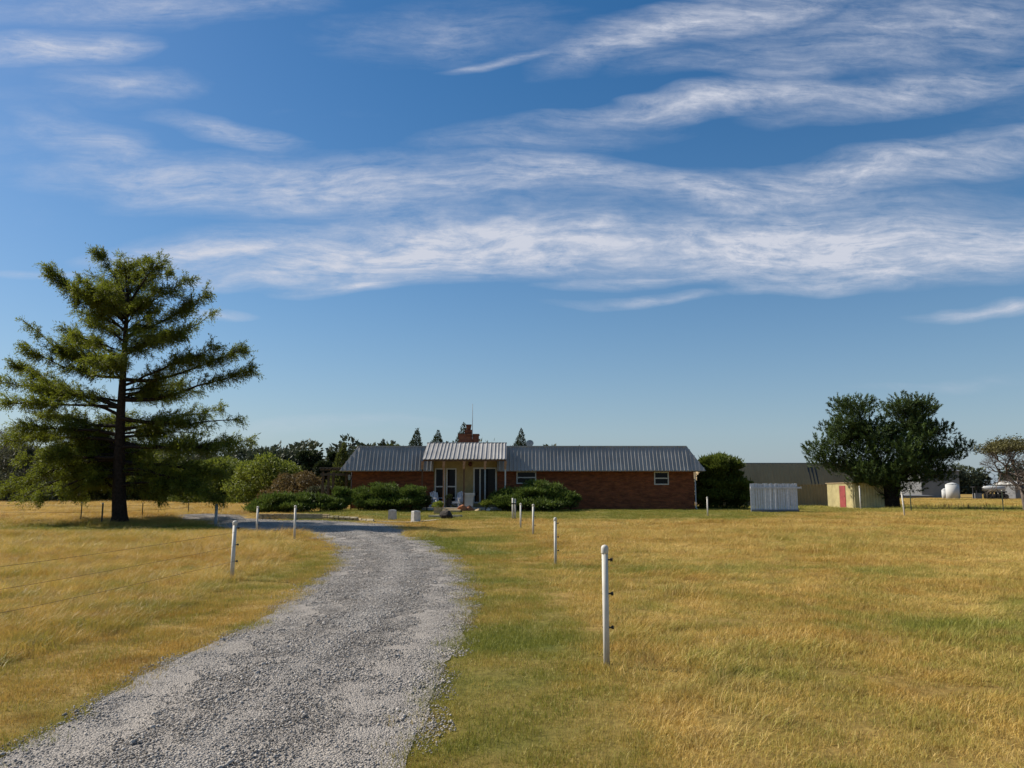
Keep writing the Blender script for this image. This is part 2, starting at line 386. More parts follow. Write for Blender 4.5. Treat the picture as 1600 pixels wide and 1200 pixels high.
mq = tt_.new('ShaderNodeMapping'); mq.inputs['Scale'].default_value = (30, 30, 3); nd.links.new(oc, mq.inputs[0])
dirt = tt_.math('MULTIPLY', tt_.mapr(so_.outputs[2], 0, .30, .85, .12), tt_.mapr(tt_.noise(mq.outputs[0], 1, 6, .65), .35, .7, 0, 1)); nd.links.new(tt_.mix(dirt, old, (.26, .20, .12)), bs.inputs['Base Color'])
M['black'] = plain('black_plastic', (.012, .012, .013), .4, .5)
M['darkmetal'] = plain('dark_metal', (.02, .02, .021), .75, .2, .0)
M['wire'] = plain('rusty_wire', (.05, .035, .025), .6, .4, .5)
M['concrete'] = plain('pale_concrete', (.50, .48, .44), .9, .2, 0, .12, 7, .4)
M['edging'] = plain('pale_stone_slab', (.46, .40, .28), .9, .2, 0, .15, 5, .4)
M['sand'] = plain('sandstone', (.48, .37, .22), .9, .15, 0, .25, 4, .6, 25)
M['sandb'] = plain('red_boulder', (.40, .17, .09), .9, .15, 0, .25, 4, .6, 25)
M['darkrock'] = plain('dark_lava_rock', (.05, .042, .035), .9, .2, 0, .35, 14, .8, 30)
M['bark'] = plain('dark_bark', (.035, .026, .020), .95, .1, 0, .3, 9, .9, 22)
M['greybark'] = plain('grey_bark', (.16, .13, .11), .95, .1, 0, .25, 9, .8, 22)
M['tpost'] = plain('green_steel_post', (.07, .09, .06), .6, .3, .2)
M['greypost'] = plain('blue_grey_post', (.30, .34, .36), .6, .3)
M['bluewhite'] = plain('whitewashed_board', (.55, .57, .60), .7, .3, 0, .08, 6)
M['tank'] = plain('white_tank_paint', (.50, .50, .48), .8, .2, 0, .06, 1)
M['greysteel'] = plain('grey_sheet_steel', (.19, .195, .20), .6, .4, .3, .1, .5)
m, t, b = mat('dark_glass', .06, .6); M['glass'] = m; b.inputs['Base Color'].default_value = (.006, .007, .008, 1); b.inputs['Specular IOR Level'].default_value = .12
M['curtain'] = plain('dim_curtain', (.16, .12, .07), .9)
M['cypress'] = leafmat('cypress_needles', (.026, .044, .008), (.17, .195, .020), .42, tcol=(.28, .32, .025))
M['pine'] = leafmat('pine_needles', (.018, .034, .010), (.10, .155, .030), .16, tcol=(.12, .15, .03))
M['juniper'] = leafmat('juniper_sprays', (.012, .024, .006), (.20, .275, .045), .2, nz=1.5)
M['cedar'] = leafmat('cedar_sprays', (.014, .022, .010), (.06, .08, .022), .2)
M['decid'] = leafmat('tree_leaves', (.035, .05, .012), (.12, .135, .028), .35)
M['decid2'] = leafmat('dusty_tree_leaves', (.045, .052, .030), (.10, .105, .055), .25, nz=.12)
M['bright'] = leafmat('bright_leaves', (.05, .07, .010), (.26, .30, .04), .35)
M['brown'] = leafmat('rusty_shrub_leaves', (.06, .045, .018), (.20, .14, .05), .3)
M['vine'] = leafmat('vine_leaves', (.014, .026, .006), (.17, .215, .03), .3)
M['farwood'] = leafmat('far_leaves', (.035, .048, .030), (.085, .10, .05), .2, nz=.08)
M['topleaf'] = leafmat('autumn_leaves', (.07, .068, .025), (.16, .145, .05), .3)
M['straw'] = leafmat('dry_weed_stems', (.10, .065, .03), (.28, .19, .08), .2)

# ------------------------------------------------------------------ driveway outline
def g2(px, py): p = Gf(px, py, H0); return (p.x, p.y)
pairs = [((0, 1187), (635, 1200)), ((147, 1106), (660, 1125)), ((275, 1033), (693, 1061)), ((385, 980), (719, 995)), ((440, 947), (731, 955)), ((500, 905), (727, 912)),
 ((527, 884), (720, 893)), ((531, 864), (705, 870)), ((517, 850), (670, 850)), ((484, 838), (640, 835)), ((459, 834), (624, 823)), ((420, 832), (596, 818.5)), ((385, 831), (504, 813.5)),
 ((345, 822), (415, 812)), ((315, 816), (375, 805)), ((286, 811), (330, 803)), ((268, 809.5), (280, 804))]
LC = [(-2.9, -8), (-2.95, -2)]+[g2(*a) for a, b in pairs]; RC = [(-.55, -8), (-.58, -2)]+[g2(*b) for a, b in pairs]
NS = 26
LE = crom(LC, NS); RE = crom(RC, NS)
jit = lambda E, s: E+np.stack([(fbm(E[:, 1]*1.7, E[:, 0]*1.7, 4, s)-.5)*.24, (fbm(E[:, 0]*1.7, E[:, 1]*1.7, 4, s+9)-.5)*.16], 1)
LE = jit(LE, 5); RE = jit(RE, 6)
ROAD = [tuple(p) for p in LE]+[tuple(p) for p in RE[::-1]]
# stray tongues of gravel on the verge
FENCE = [(2.2, -8), (1.35, 0)]+[g2(*p) for p in ((948, 1041), (868, 884), (833, 836), (813, 825), (803, 811))]+[(0.1, 44)]
fy = [p[1] for p in FENCE]; fx = [p[0] for p in FENCE]
MOWL = [g2(*p) for p in ((0, 1035), (130, 1003), (250, 960), (362, 906), (430, 880), (470, 856), (440, 842), (380, 838))]
MOWPOLY = [(-2.5, -10), (-6, -10), (-5.4, 0)]+MOWL+[(-9, 28.5), (-2, 24)]
def right_field(x, y): return x > np.interp(y, fy, fx)
def green_amt(x, y):
    n = fbm(x/3.2, y/4.5, 4, 21); n2 = fbm(x/.9, y/1.1, 3, 22)
    gr = .25+.38*ss((n-.44)/.22)+.5*(n2-.5)
    rf = right_field(x, y)
    # verge right of the drive: greener by the edge
    rx = np.interp(y, RE[:, 1][:NS*10], RE[:, 0][:NS*10])
    d = x-rx
    v = np.exp(-((d-.4)/1.3)**2)*(d > -.3)*(y < 27)*.32*(.5+n2)
    gr = gr+np.where(rf, .03, v+.05)
    gr = gr*np.where(x < -3.2, .4, 1)+.38*np.exp(-((x+4.6)/.9)**2-((y-16)/6.5)**2)*(x < -3)
    gr = gr+.45*np.exp(-((y-27.5)/1.8)**2)*ss((-x-6)/6)*(.4+n)*0+.55*np.exp(-((y-33)/2.6)**2)*ss((-x-9.5)/3)*(.5+n)
    lawn = ss((y-36.5-2.2*(n-.5)*4)/3.5)*ss((x+15)/3)*ss((15.5+(y-40)*.6-x)/4)*(1-ss((y-58)/8))
    gr = np.maximum(gr*(1-.5*ss((y-30)/12)), lawn*(.72+.5*(n2-.4)))
    gr = np.where(rf & (y > 17) & (y < 39), gr*.5, gr)
    strip = ss((y-43)/3)*ss((x-10)/4)*(1-ss((y-56)/5))
    gr = np.maximum(gr, strip*.6)
    gr = np.where((x < -11) & (y > 38), gr*.3, gr)
    return np.clip(gr, 0, 1)
# ------------------------------------------------------------------ ground
def graded(a, b, step, far, k=1.22):
    c = list(np.arange(a, b, step)); s = step; v = b
    up = []
    while v < far[1]: up.append(v); s *= k; v += s
    up.append(far[1]); dn = []; s = step; v = a-step
    while v > far[0]: dn.append(v); s *= k; v -= s
    dn.append(far[0]); return np.array(dn[::-1]+c+up)
gx = graded(-32, 34, .3, (-1600, 1600)); gy = graded(-2, 62, .3, (-400, 2200))
XX, YY = np.meshgrid(gx, gy)
ZZ = H(XX, YY)
nx, ny = len(gx), len(gy)
V = np.stack([XX.ravel(), YY.ravel(), ZZ.ravel()], 1)
ii = (np.arange(ny-1)[:, None]*nx+np.arange(nx-1)[None, :]).ravel()
me = npmesh('ground', V, np.stack([ii, ii+1, ii+nx+1, ii+nx], 1), 4, smooth=True)
a = me.attributes.new('green', 'FLOAT', 'POINT'); a.data.foreach_set('value', green_amt(V[:, 0], V[:, 1]).astype(np.float32))
tag(link('ground', me, M['ground']), kind='structure')
# driveway
NU = 20; us = np.linspace(0, 1, NU+1)
nt = len(LE); D = LE[:, None, :]*(1-us[None, :, None])+RE[:, None, :]*us[None, :, None]
dz = .012+.02*np.sin(us*math.pi)[None, :]+.03*np.exp(-((us-.5)/.16)**2)[None, :]
Z = H0(D[..., 0], D[..., 1])+dz+.012*(fbm(D[..., 0]*2.5, D[..., 1]*2.5, 3, 40)-.5)
Z = np.maximum(Z, H0(D[..., 0], D[..., 1])+.008)
V = np.stack([D[..., 0].ravel(), D[..., 1].ravel(), Z.ravel()], 1)
ii = (np.arange(nt-1)[:, None]*(NU+1)+np.arange(NU)[None, :]).ravel()
dme = npmesh('driveway', V, np.stack([ii, ii+1, ii+NU+2, ii+NU+1], 1), 4, smooth=True); trk = np.exp(-((us-.22)/.09)**2)+np.exp(-((us-.76)/.09)**2)
a = dme.attributes.new('track', 'FLOAT', 'POINT'); a.data.foreach_set('value', np.tile(trk, nt).astype(np.float32))
tag(link('driveway', dme, M['bed']), kind='structure')
def drive_z(x, y): return H0(x, y)
# ------------------------------------------------------------------ scatter by geometry nodes
def scatter(name, pts, rot, scl, vi, coll, green=None, mats=None):
    me = bpy.data.meshes.new(name); n = len(pts); me.vertices.add(n); me.vertices.foreach_set('co', np.ascontiguousarray(pts, np.float32).ravel())
    def at(nm, ty, arr, key): a = me.attributes.new(nm, ty, 'POINT'); a.data.foreach_set(key, np.ascontiguousarray(arr).ravel())
    at('rot', 'FLOAT_VECTOR', rot.astype(np.float32), 'vector'); at('scl', 'FLOAT_VECTOR', scl.astype(np.float32), 'vector'); at('vi', 'INT', vi.astype(np.int32), 'value')
    if green is not None: at('green', 'FLOAT', green.astype(np.float32), 'value')
    o = link(name, me, None); o['kind'] = 'stuff'
    ng = bpy.data.node_groups.new(name, 'GeometryNodeTree')
    ng.interface.new_socket('Geometry', in_out='INPUT', socket_type='NodeSocketGeometry'); ng.interface.new_socket('Geometry', in_out='OUTPUT', socket_type='NodeSocketGeometry')
    N = ng.nodes; L = ng.links; gi = N.new('NodeGroupInput'); go = N.new('NodeGroupOutput')
    ci = N.new('GeometryNodeCollectionInfo'); ci.inputs['Collection'].default_value = coll; ci.inputs['Separate Children'].default_value = True; ci.inputs['Reset Children'].default_value = True
    ip = N.new('GeometryNodeInstanceOnPoints'); ip.inputs['Pick Instance'].default_value = True
    def na(nm, ty): q = N.new('GeometryNodeInputNamedAttribute'); q.data_type = ty; q.inputs['Name'].default_value = nm; return q.outputs['Attribute']
    er = N.new('FunctionNodeEulerToRotation'); L.new(na('rot', 'FLOAT_VECTOR'), er.inputs[0])
    L.new(gi.outputs[0], ip.inputs['Points']); L.new(ci.outputs[0], ip.inputs['Instance']); L.new(er.outputs[0], ip.inputs['Rotation'])
    L.new(na('scl', 'FLOAT_VECTOR'), ip.inputs['Scale']); L.new(na('vi', 'INT'), ip.inputs['Instance Index']); L.new(ip.outputs[0], go.inputs[0])
    md = o.modifiers.new('scatter', 'NODES'); md.node_group = ng; return o
def patch_coll(nm, meshes, mt):
    c = bpy.data.collections.new(nm)
    for i, me in enumerate(meshes):
        me.materials.append(mt); c.objects.link(bpy.data.objects.new('%s_%02d' % (nm, i), me))
    return c
def blades(n, rad_, h0, h1, wid, lean, curve, wind, seed):
    r = np.random.default_rng(seed); a = r.uniform(0, 2*np.pi, n); q = rad_*np.sqrt(r.uniform(0, 1, n))
    bx = q*np.cos(a); by = q*np.sin(a); h = r.uniform(h0, h1, n)*(.6+.4*r.random(n)); az_ = r.uniform(0, 2*np.pi, n)
    ln = np.abs(r.normal(0, lean, n)); dx = np.cos(az_)*ln+wind[0]; dy = np.sin(az_)*ln+wind[1]
    flat = r.random(n) < .07; dx = np.where(flat, dx*3.5+np.cos(az_)*.9, dx); dy = np.where(flat, dy*3.5+np.sin(az_)*.9, dy)
    fa = r.uniform(0, np.pi, n); sxx = np.cos(fa)*wid/2; syy = np.sin(fa)*wid/2
    p0 = np.stack([bx, by, np.full(n, -.01)], 1); s = np.stack([sxx, syy, np.zeros(n)], 1)
    d1 = np.stack([dx, dy, np.ones(n)], 1); d1 /= np.linalg.norm(d1, axis=1)[:, None]
    d2 = np.stack([dx*(1+curve)+.001, dy*(1+curve), np.ones(n)*.75], 1); d2 /= np.linalg.norm(d2, axis=1)[:, None]
    p1 = p0+d1*(h*.55)[:, None]; p2 = p1+d2*(h*.55)[:, None]
    V = np.stack([p0-s, p0+s, p1+s*.8, p1-s*.8, p2], 1).reshape(-1, 3); k = np.arange(n)*5
    Fq = np.stack([k, k+1, k+2, k+3, k+4], 1)
    T = np.concatenate([np.stack([k, k+1, k+2], 1), np.stack([k, k+2, k+3], 1), np.stack([k+3, k+2, k+4], 1)])
    ti = r.random(n); return npmesh('blades', V, T, 3, np.concatenate([ti]*3))
C_short = patch_coll('lawn_tuft', [blades(210, .22, .03, .075, .0042, .5, .6, (0, 0), 100+i) for i in range(5)], M['grass'])
C_mid = patch_coll('meadow_tuft', [blades(210, .22, .04, .13, .0042, .6, .9, (.12, .0), 200+i) for i in range(6)], M['grass'])
C_tall = patch_coll('tall_tuft', [blades(190, .24, .09, .25, .0046, .5, 1.3, (.4, -.1), 300+i) for i in range(6)], M['grass'])
def field_pts(bands, seed):
    r = np.random.default_rng(seed); out = []
    for y0, y1, dn, sc in bands:
        w0 = .74*y1+3; n = int(dn*2*w0*(y1-y0)); x = r.uniform(-w0, w0, n); y = r.uniform(y0, y1, n)
        k = np.abs(x) < .74*np.maximum(y, 3)+3
        out.append(np.stack([x[k], y[k], np.full(k.sum(), sc)], 1))
    return np.concatenate(out)
A = field_pts([(-1, 3.5, 8, 1.0), (3.5, 7, 34, .8), (7, 12, 30, .95), (12, 20, 20, 1.15), (20, 32, 9, 1.6), (32, 50, 4.6, 2.2), (50, 110, 1.2, 3.4)], 11)
x, y, sc = A.T
road = inpoly(x, y, [tuple(p) for p in LE*.955+RE*.045]+[tuple(p) for p in (LE*.045+RE*.955)[::-1]]); dens_ = fbm(x/.35, y/.35, 2, 55)
keep = ~road & ~((x > -11) & (x < 12.2) & (y > 48.3)) & ~((y > 84) & (x < 8)) & ~((y > 56) & (x < 28) & (x > -11))
x, y, sc, dens_ = x[keep], y[keep], sc[keep], dens_[keep]
rf = right_field(x, y); mown = inpoly(x, y, MOWPOLY)
lawnz = (y > 38+.9*np.sin(x*.7)) & (x > -15) & (x < 19) & (y < 60)
leftf = (x < -3) & ~mown & ~rf
short = (~rf & ~leftf) | lawnz | ((x > -14) & (x < -2) & (y > 31.5) & (y < 50) & ~rf) | (leftf & (y > 29.8) & (y < 34.2) & (x > -22))
tall = (leftf & ~short) | (rf & ~short & (fbm(x/.8, y/.8, 3, 91) > .64) & (R.random(len(x)) < .35)); midd = ~short & ~tall
gr = green_amt(x, y); z = H(x, y)
nm = {}
for name, mk, C, nv, lab in (('lawn_grass', short, C_short, 5, 0), ('meadow_grass', midd, C_mid, 6, 0), ('tall_grass', tall, C_tall, 6, 0)):
    k = mk; n = k.sum(); rr = np.random.default_rng(n)
    s = sc[k]*(.75+.5*rr.random(n))*(.72+.56*dens_[k]); hz = s*(.8+.4*rr.random(n))
    if name != 'lawn_grass': hz = hz*.74*(.55+.9*fbm(x[k]/1.6, y[k]/2.2, 3, 77))*np.where(y[k] > 20, np.clip(1.7/np.maximum(sc[k], 1), .5, 1), 1)
    else: hz = hz*np.where(y[k] > 20, np.clip(1.5/np.maximum(sc[k], 1), .35, 1), 1)
    rot = np.zeros((n, 3)); rot[:, 2] = rr.uniform(0, 6.28, n) if name == 'lawn_grass' else rr.normal(0, .5, n)+np.where(rr.random(n) < .25, rr.uniform(0, 6.28, n), 0)
    scatter(name, np.stack([x[k], y[k], z[k]], 1), rot, np.stack([s, s, hz], 1), rr.integers(0, nv, n), C, gr[k])
# edge fringe of straggling grass along the drive
# ------------------------------------------------------------------ gravel stones
def stones(n, rad_, s0, s1, seed):
    r = np.random.default_rng(seed)
    ph = (1+5**.5)/2
    base_v = np.array([(-1, ph, 0), (1, ph, 0), (-1, -ph, 0), (1, -ph, 0), (0, -1, ph), (0, 1, ph), (0, -1, -ph), (0, 1, -ph), (ph, 0, -1), (ph, 0, 1), (-ph, 0, -1), (-ph, 0, 1)])/1.9
    bf = np.array([(0, 11, 5), (0, 5, 1), (0, 1, 7), (0, 7, 10), (0, 10, 11), (1, 5, 9), (5, 11, 4), (11, 10, 2), (10, 7, 6), (7, 1, 8), (3, 9, 4), (3, 4, 2), (3, 2, 6), (3, 6, 8), (3, 8, 9), (4, 9, 5), (2, 4, 11), (6, 2, 10), (8, 6, 7), (9, 8, 1)])
    Vs, Fs, T = [], [], []
    for i in range(n):
        s = r.uniform(s0, s1)*(1+.5*(r.random() < .06)); v = base_v*r.uniform(.7, 1.25, (12, 1))*np.array([1, r.uniform(.6, 1), r.uniform(.45, .8)])
        a_ = r.uniform(0, 6.28); tl = r.uniform(-.5, .5)
        Rz = np.array([[math.cos(a_), -math.sin(a_), 0], [math.sin(a_), math.cos(a_), 0], [0, 0, 1]]); Rx = np.array([[1, 0, 0], [0, math.cos(tl), -math.sin(tl)], [0, math.sin(tl), math.cos(tl)]])
        v = (v*s) @ Rx.T @ Rz.T; aa = r.uniform(0, 6.28); q = rad_*math.sqrt(r.random())
        v += np.array([q*math.cos(aa), q*math.sin(aa), s*.25]); Vs.append(v); Fs.append(bf+12*i); T += [r.random()]*20
    return npmesh('stones', np.concatenate(Vs), np.concatenate(Fs), 3, T)
C_coarse = patch_coll('coarse_stones', [stones(150, .22, .0045, .0125, 400+i) for i in range(5)], M['stone'])
C_fine = patch_coll('fine_stones', [stones(120, .20, .003, .0075, 500+i) for i in range(5)], M['stone'])
rr = np.random.default_rng(33)
seg = np.linalg.norm(LE[1:]-LE[:-1], axis=1)+np.linalg.norm(RE[1:]-RE[:-1], axis=1); wd = np.linalg.norm(LE-RE, axis=1)
area = .5*seg*(wd[1:]+wd[:-1])/2; ymid = (LE[1:, 1]+RE[1:, 1])/2
def road_pts(fn_dens):
    n = rr.poisson(np.maximum(0, area*fn_dens(ymid))); idx = np.repeat(np.arange(len(area)), n); f_ = rr.random(len(idx)); u = rr.random(len(idx))
    l = LE[idx]*(1-f_)[:, None]+LE[idx+1]*f_[:, None]; r_ = RE[idx]*(1-f_)[:, None]+RE[idx+1]*f_[:, None]
    p = l*(1-u)[:, None]+r_*u[:, None]; return p, u
def zroad(p, u): return H0(p[:, 0], p[:, 1])+.010+.02*np.sin(u*np.pi)+.03*np.exp(-((u-.5)/.16)**2)+.012*(fbm(p[:, 0]*2.5, p[:, 1]*2.5, 3, 40)-.5)
p, u = road_pts(lambda y: np.where(y < 3.5, 10, np.where(y < 18, 30, 12)))
# coarse stones in the unworn middle and along the outer right shoulder
yy = p[:, 1]; cen = .5+.04*np.sin(yy*.8)
pr = np.exp(-((u-cen)/.17)**2)*1.1+np.exp(-((u-.97)/.09)**2)*.5+np.exp(-((u-.04)/.06)**2)*.2+.10
k = rr.random(len(u)) < pr; p, u = p[k], u[k]; n = len(p); s = rr.uniform(.7, 1.25, n)*np.where(p[:, 1] > 18, 1.3, 1)
rot = np.zeros((n, 3)); rot[:, 2] = rr.uniform(0, 6.28, n)
scatter('coarse_gravel', np.stack([p[:, 0], p[:, 1], zroad(p, u)], 1), rot, np.stack([s]*3, 1), rr.integers(0, 5, n), C_coarse)
p, u = road_pts(lambda y: np.where(y < 3.5, 8, np.where(y < 12, 48, np.where(y < 20, 26, 10)))); n = len(p); s = rr.uniform(.8, 1.3, n)*np.where(p[:, 1] > 12, 1.6, 1)
kk = rr.random(n) > .35*(np.exp(-((u-.22)/.09)**2)+np.exp(-((u-.76)/.09)**2)); p, u, s = p[kk], u[kk], s[kk]; n = len(p)
e = rr.random(n) < .10; u = np.where(e, np.where(rr.random(n) < .5, -.05*rr.random(n), 1+.06*rr.random(n)), u)
rot = np.zeros((n, 3)); rot[:, 2] = rr.uniform(0, 6.28, n)
scatter('fine_gravel', np.stack([p[:, 0], p[:, 1], zroad(p, np.clip(u, 0, 1))-.002], 1), rot, np.stack([s]*3, 1), rr.integers(0, 5, n), C_fine)

# ------------------------------------------------------------------ foliage tools
def unit(v): return v/np.maximum(np.linalg.norm(v, axis=-1, keepdims=True), 1e-9)
def leaves(name, C, Dr, L, Wd, mt, parent, tint, kind=None):
    C = np.asarray(C); n = len(C); Dr = unit(Dr); s = unit(np.cross(Dr, R.normal(size=(n, 3))))
    L = np.broadcast_to(L, n)[:, None]; Wd = np.broadcast_to(Wd, n)[:, None]
    V = np.stack([C, C+Dr*L*.45+s*Wd/2, C+Dr*L, C+Dr*L*.45-s*Wd/2], 1).reshape(-1, 3)
    org = np.array(ORG[parent.name]) if parent else np.zeros(3)
    k = np.arange(n)*4; me = npmesh(name, V-org, np.stack([k, k+1, k+2, k+3], 1), 4, tint)
    o = link(name, me, mt, parent)
    if kind: o['kind'] = kind
    return o
def clump_pts(c, r, n, shell=.65):
    d = unit(R.normal(size=(n, 3))); q = np.where(R.random(n) < shell, R.uniform(.82, 1.05, n), R.random(n)**.5*.9)
    sd = int(R.integers(0, 9999)); w1 = vn(d[:, 0]*2.3+d[:, 2]*1.7+9, d[:, 1]*2.3-d[:, 2]*1.1+5, sd); w2 = vn(d[:, 0]*5+d[:, 2]*4+30, d[:, 1]*5-d[:, 2]*3+20, sd+1)
    q = q*(.62+.5*w1+.38*w2); return np.array(c)+d*q[:, None]*np.array(r), d
# ------------------------------------------------------------------ the big conifer at the left
def limb_path(p0, p1, sag, n=9, wob=.12):
    p0 = np.array(p0); p1 = np.array(p1); t = np.linspace(0, 1, n)[:, None]; L_ = np.linalg.norm(p1-p0)
    q = p0*(1-t)+p1*t; q[:, 2] += (sag*np.sin(t[:, 0]*np.pi))*L_
    w_ = np.cumsum(R.normal(0, wob*L_/n, (n, 3)), 0); w_ -= w_[-1]*t; return q+w_
tb = G(187, 818); TY = tb.y
tree = thing('conifer_tree', 'tall dark feathery conifer standing alone at the left of the drive', 'tree', tb)
tr = MB()
def tp(px, py, dy=0): v = P(px, py, TY+dy); return (v.x, v.y, v.z)
trunk = [tp(187, 819), tp(187, 806), tp(186, 780), tp(186, 740), tp(187, 690), tp(189, 640), tp(192, 590), tp(195, 540), tp(198, 490), tp(199, 450), tp(203, 420)]
tr.tube([(trunk[0][0], trunk[0][1], tb.z-.15)]+trunk, [.52, .44, .34, .30, .27, .23, .19, .15, .12, .09, .06, .03], 12)
LIMBS = [ # start on trunk py, tip px, py, depth offset, sag, radius
 (470, 157, 400, .5, .02, .07), (450, 205, 418, .2, 0, .04), (480, 250, 408, -.5, .02, .07), (455, 258, 428, .6, 0, .05), (500, 86, 428, .3, -.06, .07), (520, 120, 455, -1.2, 0, .06),
 (530, 317, 462, -.2, -.06, .09), (545, 328, 492, .9, -.08, .07), (500, 290, 440, -1.0, 0, .05), (570, 50, 512, .2, -.10, .10), (590, 45, 548, -1.2, -.06, .08), (560, 110, 520, 1.6, 0, .06),
 (590, 372, 548, .3, -.08, .10), (600, 330, 545, -1.8, -.03, .07), (625, 388, 580, 0, -.07, .11), (640, 0, 596, 0, .02, .11), (650, 30, 575, 1.5, 0, .08), (640, 20, 630, -1.6, .03, .08),
 (655, 372, 655, -.3, -.05, .11), (670, 340, 640, 2.2, 0, .09), (690, 388, 688, .6, -.05, .11), (700, 345, 700, -1.8, 0, .09), (665, 60, 650, 2.2, 0, .09), (680, 40, 668, -1.3, .02, .09),
 (690, 25, 690, .8, .03, .10), (715, 40, 720, -2.2, .04, .10), (720, 12, 765, -1.0, .10, .10), (735, 40, 775, .8, .10, .09), (745, 70, 780, -1.6, .10, .09), (725, 350, 745, .4, .05, .10), (740, 335, 780, -.6, .10, .10),
 (735, 310, 770, -1.4, .09, .09), (720, 300, 755, 2.8, .08, .09), (760, 120, 778, 2.5, .10, .08), (755, 250, 782, 2.0, .10, .07), (760, 280, 775, -.9, .10, .07), (745, 110, 770, -1.0, .1, .07)]
for k in range(48):   # limbs towards and away from the camera
    t = R.random()**1.15; py = 455+t*300; lr = (1.6+3.6*t)*R.uniform(.75, 1.05); a_ = R.uniform(.25, 2.9)*(1 if (k % 2 or t > .5) else -1)
    LIMBS.append((py, 189+lr*math.cos(a_)*F/TY, py-(55-75*t)*R.uniform(.5, 1.2), lr*math.sin(a_), -.03+.09*t, .05+.03*t))
tz = [p[2] for p in trunk[::-1]]; 
def on_trunk(py):
    ys = [420, 450, 490, 540, 590, 640, 690, 740, 780, 806, 819]; tt = trunk[::-1]
    i = max(0, min(len(ys)-2, next((j for j in range(len(ys)-1) if ys[j+1] >= py), len(ys)-2))); f_ = (py-ys[i])/(ys[i+1]-ys[i])
    return np.array(tt[i])*(1-f_)+np.array(tt[i+1])*f_
LC_, LD_, LT_ = [], [], []
def spray_twigs(path, rad0, dens, spread, mb, droop=.35):
    n = len(path); L_ = np.linalg.norm(path[-1]-path[0]); ax = unit(path[-1]-path[0]); side = unit(np.cross(ax, [0, 0, 1.]))
    m_ = max(6, int(L_*dens)); nc = max(2, int(L_*1.15)); cc_ = np.sort(R.uniform(.22, 1.0, nc)); cc_[-1] = 1.0; cw = R.uniform(.5, 1.3, nc)
    for j in range(m_):
        ci_ = R.choice(nc, p=cw/cw.sum()); t = float(np.clip(cc_[ci_]+R.normal(0, .07), .06, 1)) if R.random() < .8 else R.uniform(.1, 1)
        f_ = t*(n-1); i = min(int(f_), n-2); q = path[i]*(1-(f_-i))+path[i+1]*(f_-i)
        sg = R.choice([-1, 1]); ln = spread*(1.1-t*.6)*(.55+.45*cw[ci_])*R.uniform(.35, 1.2)*(1 if t > .3 else .6)
        d = unit(ax*R.uniform(.35, 1.1)+side*sg*R.uniform(.3, 1.2)+np.array([0, 0, R.uniform(-.25, .85)]))
        e = q+d*ln
        if mb is not None and ln > .35: mb.tube([q, e], [.016, .006], 3, False)
        c = max(3, int(ln*18)); tt = R.uniform(.15, 1.05, c); base_ = q+d*ln*tt[:, None]
        for s_ in range(c):
            b0 = base_[s_]; hd = unit(d*.6+side*R.normal(0, .5)+np.array([0, 0, -droop+R.normal(0, .45)])); fl = R.uniform(.16, .40)
            k_ = 7; pp = b0+hd*fl*np.linspace(0, 1, k_)[:, None]; pp[:, 2] -= .25*fl*np.linspace(0, 1, k_)**2
            LC_.append(pp+R.normal(0, .02, (k_, 3))); LD_.append(unit(hd+R.normal(0, .5, (k_, 3)))); LT_.append(np.full(k_, np.clip(R.normal(.45, .25), 0, 1)))
for py0, px1, py1, dy, sag, r_ in LIMBS:
    p0 = on_trunk(py0); p1 = np.array(tp(px1, py1, dy)); path = limb_path(p0, p1, sag, 9, .10)
    tr.tube([tuple(q) for q in path], [r_*(1-.9*i/8) for i in range(9)], 6, False)
    L_ = np.linalg.norm(p1-p0); spray_twigs(path, r_, 17 if py0 > 600 else 19, min(1.15, .42+.18*L_), tr)
tr.build('trunk', M['bark'], tree)
LCc = np.concatenate(LC_); LDd = np.concatenate(LD_); LTt = np.concatenate(LT_)
print('conifer leaves', len(LCc))
leaves('crown', LCc, LDd, R.uniform(.09, .18, len(LCc)), R.uniform(.020, .038, len(LCc)), M['cypress'], tree, LTt)
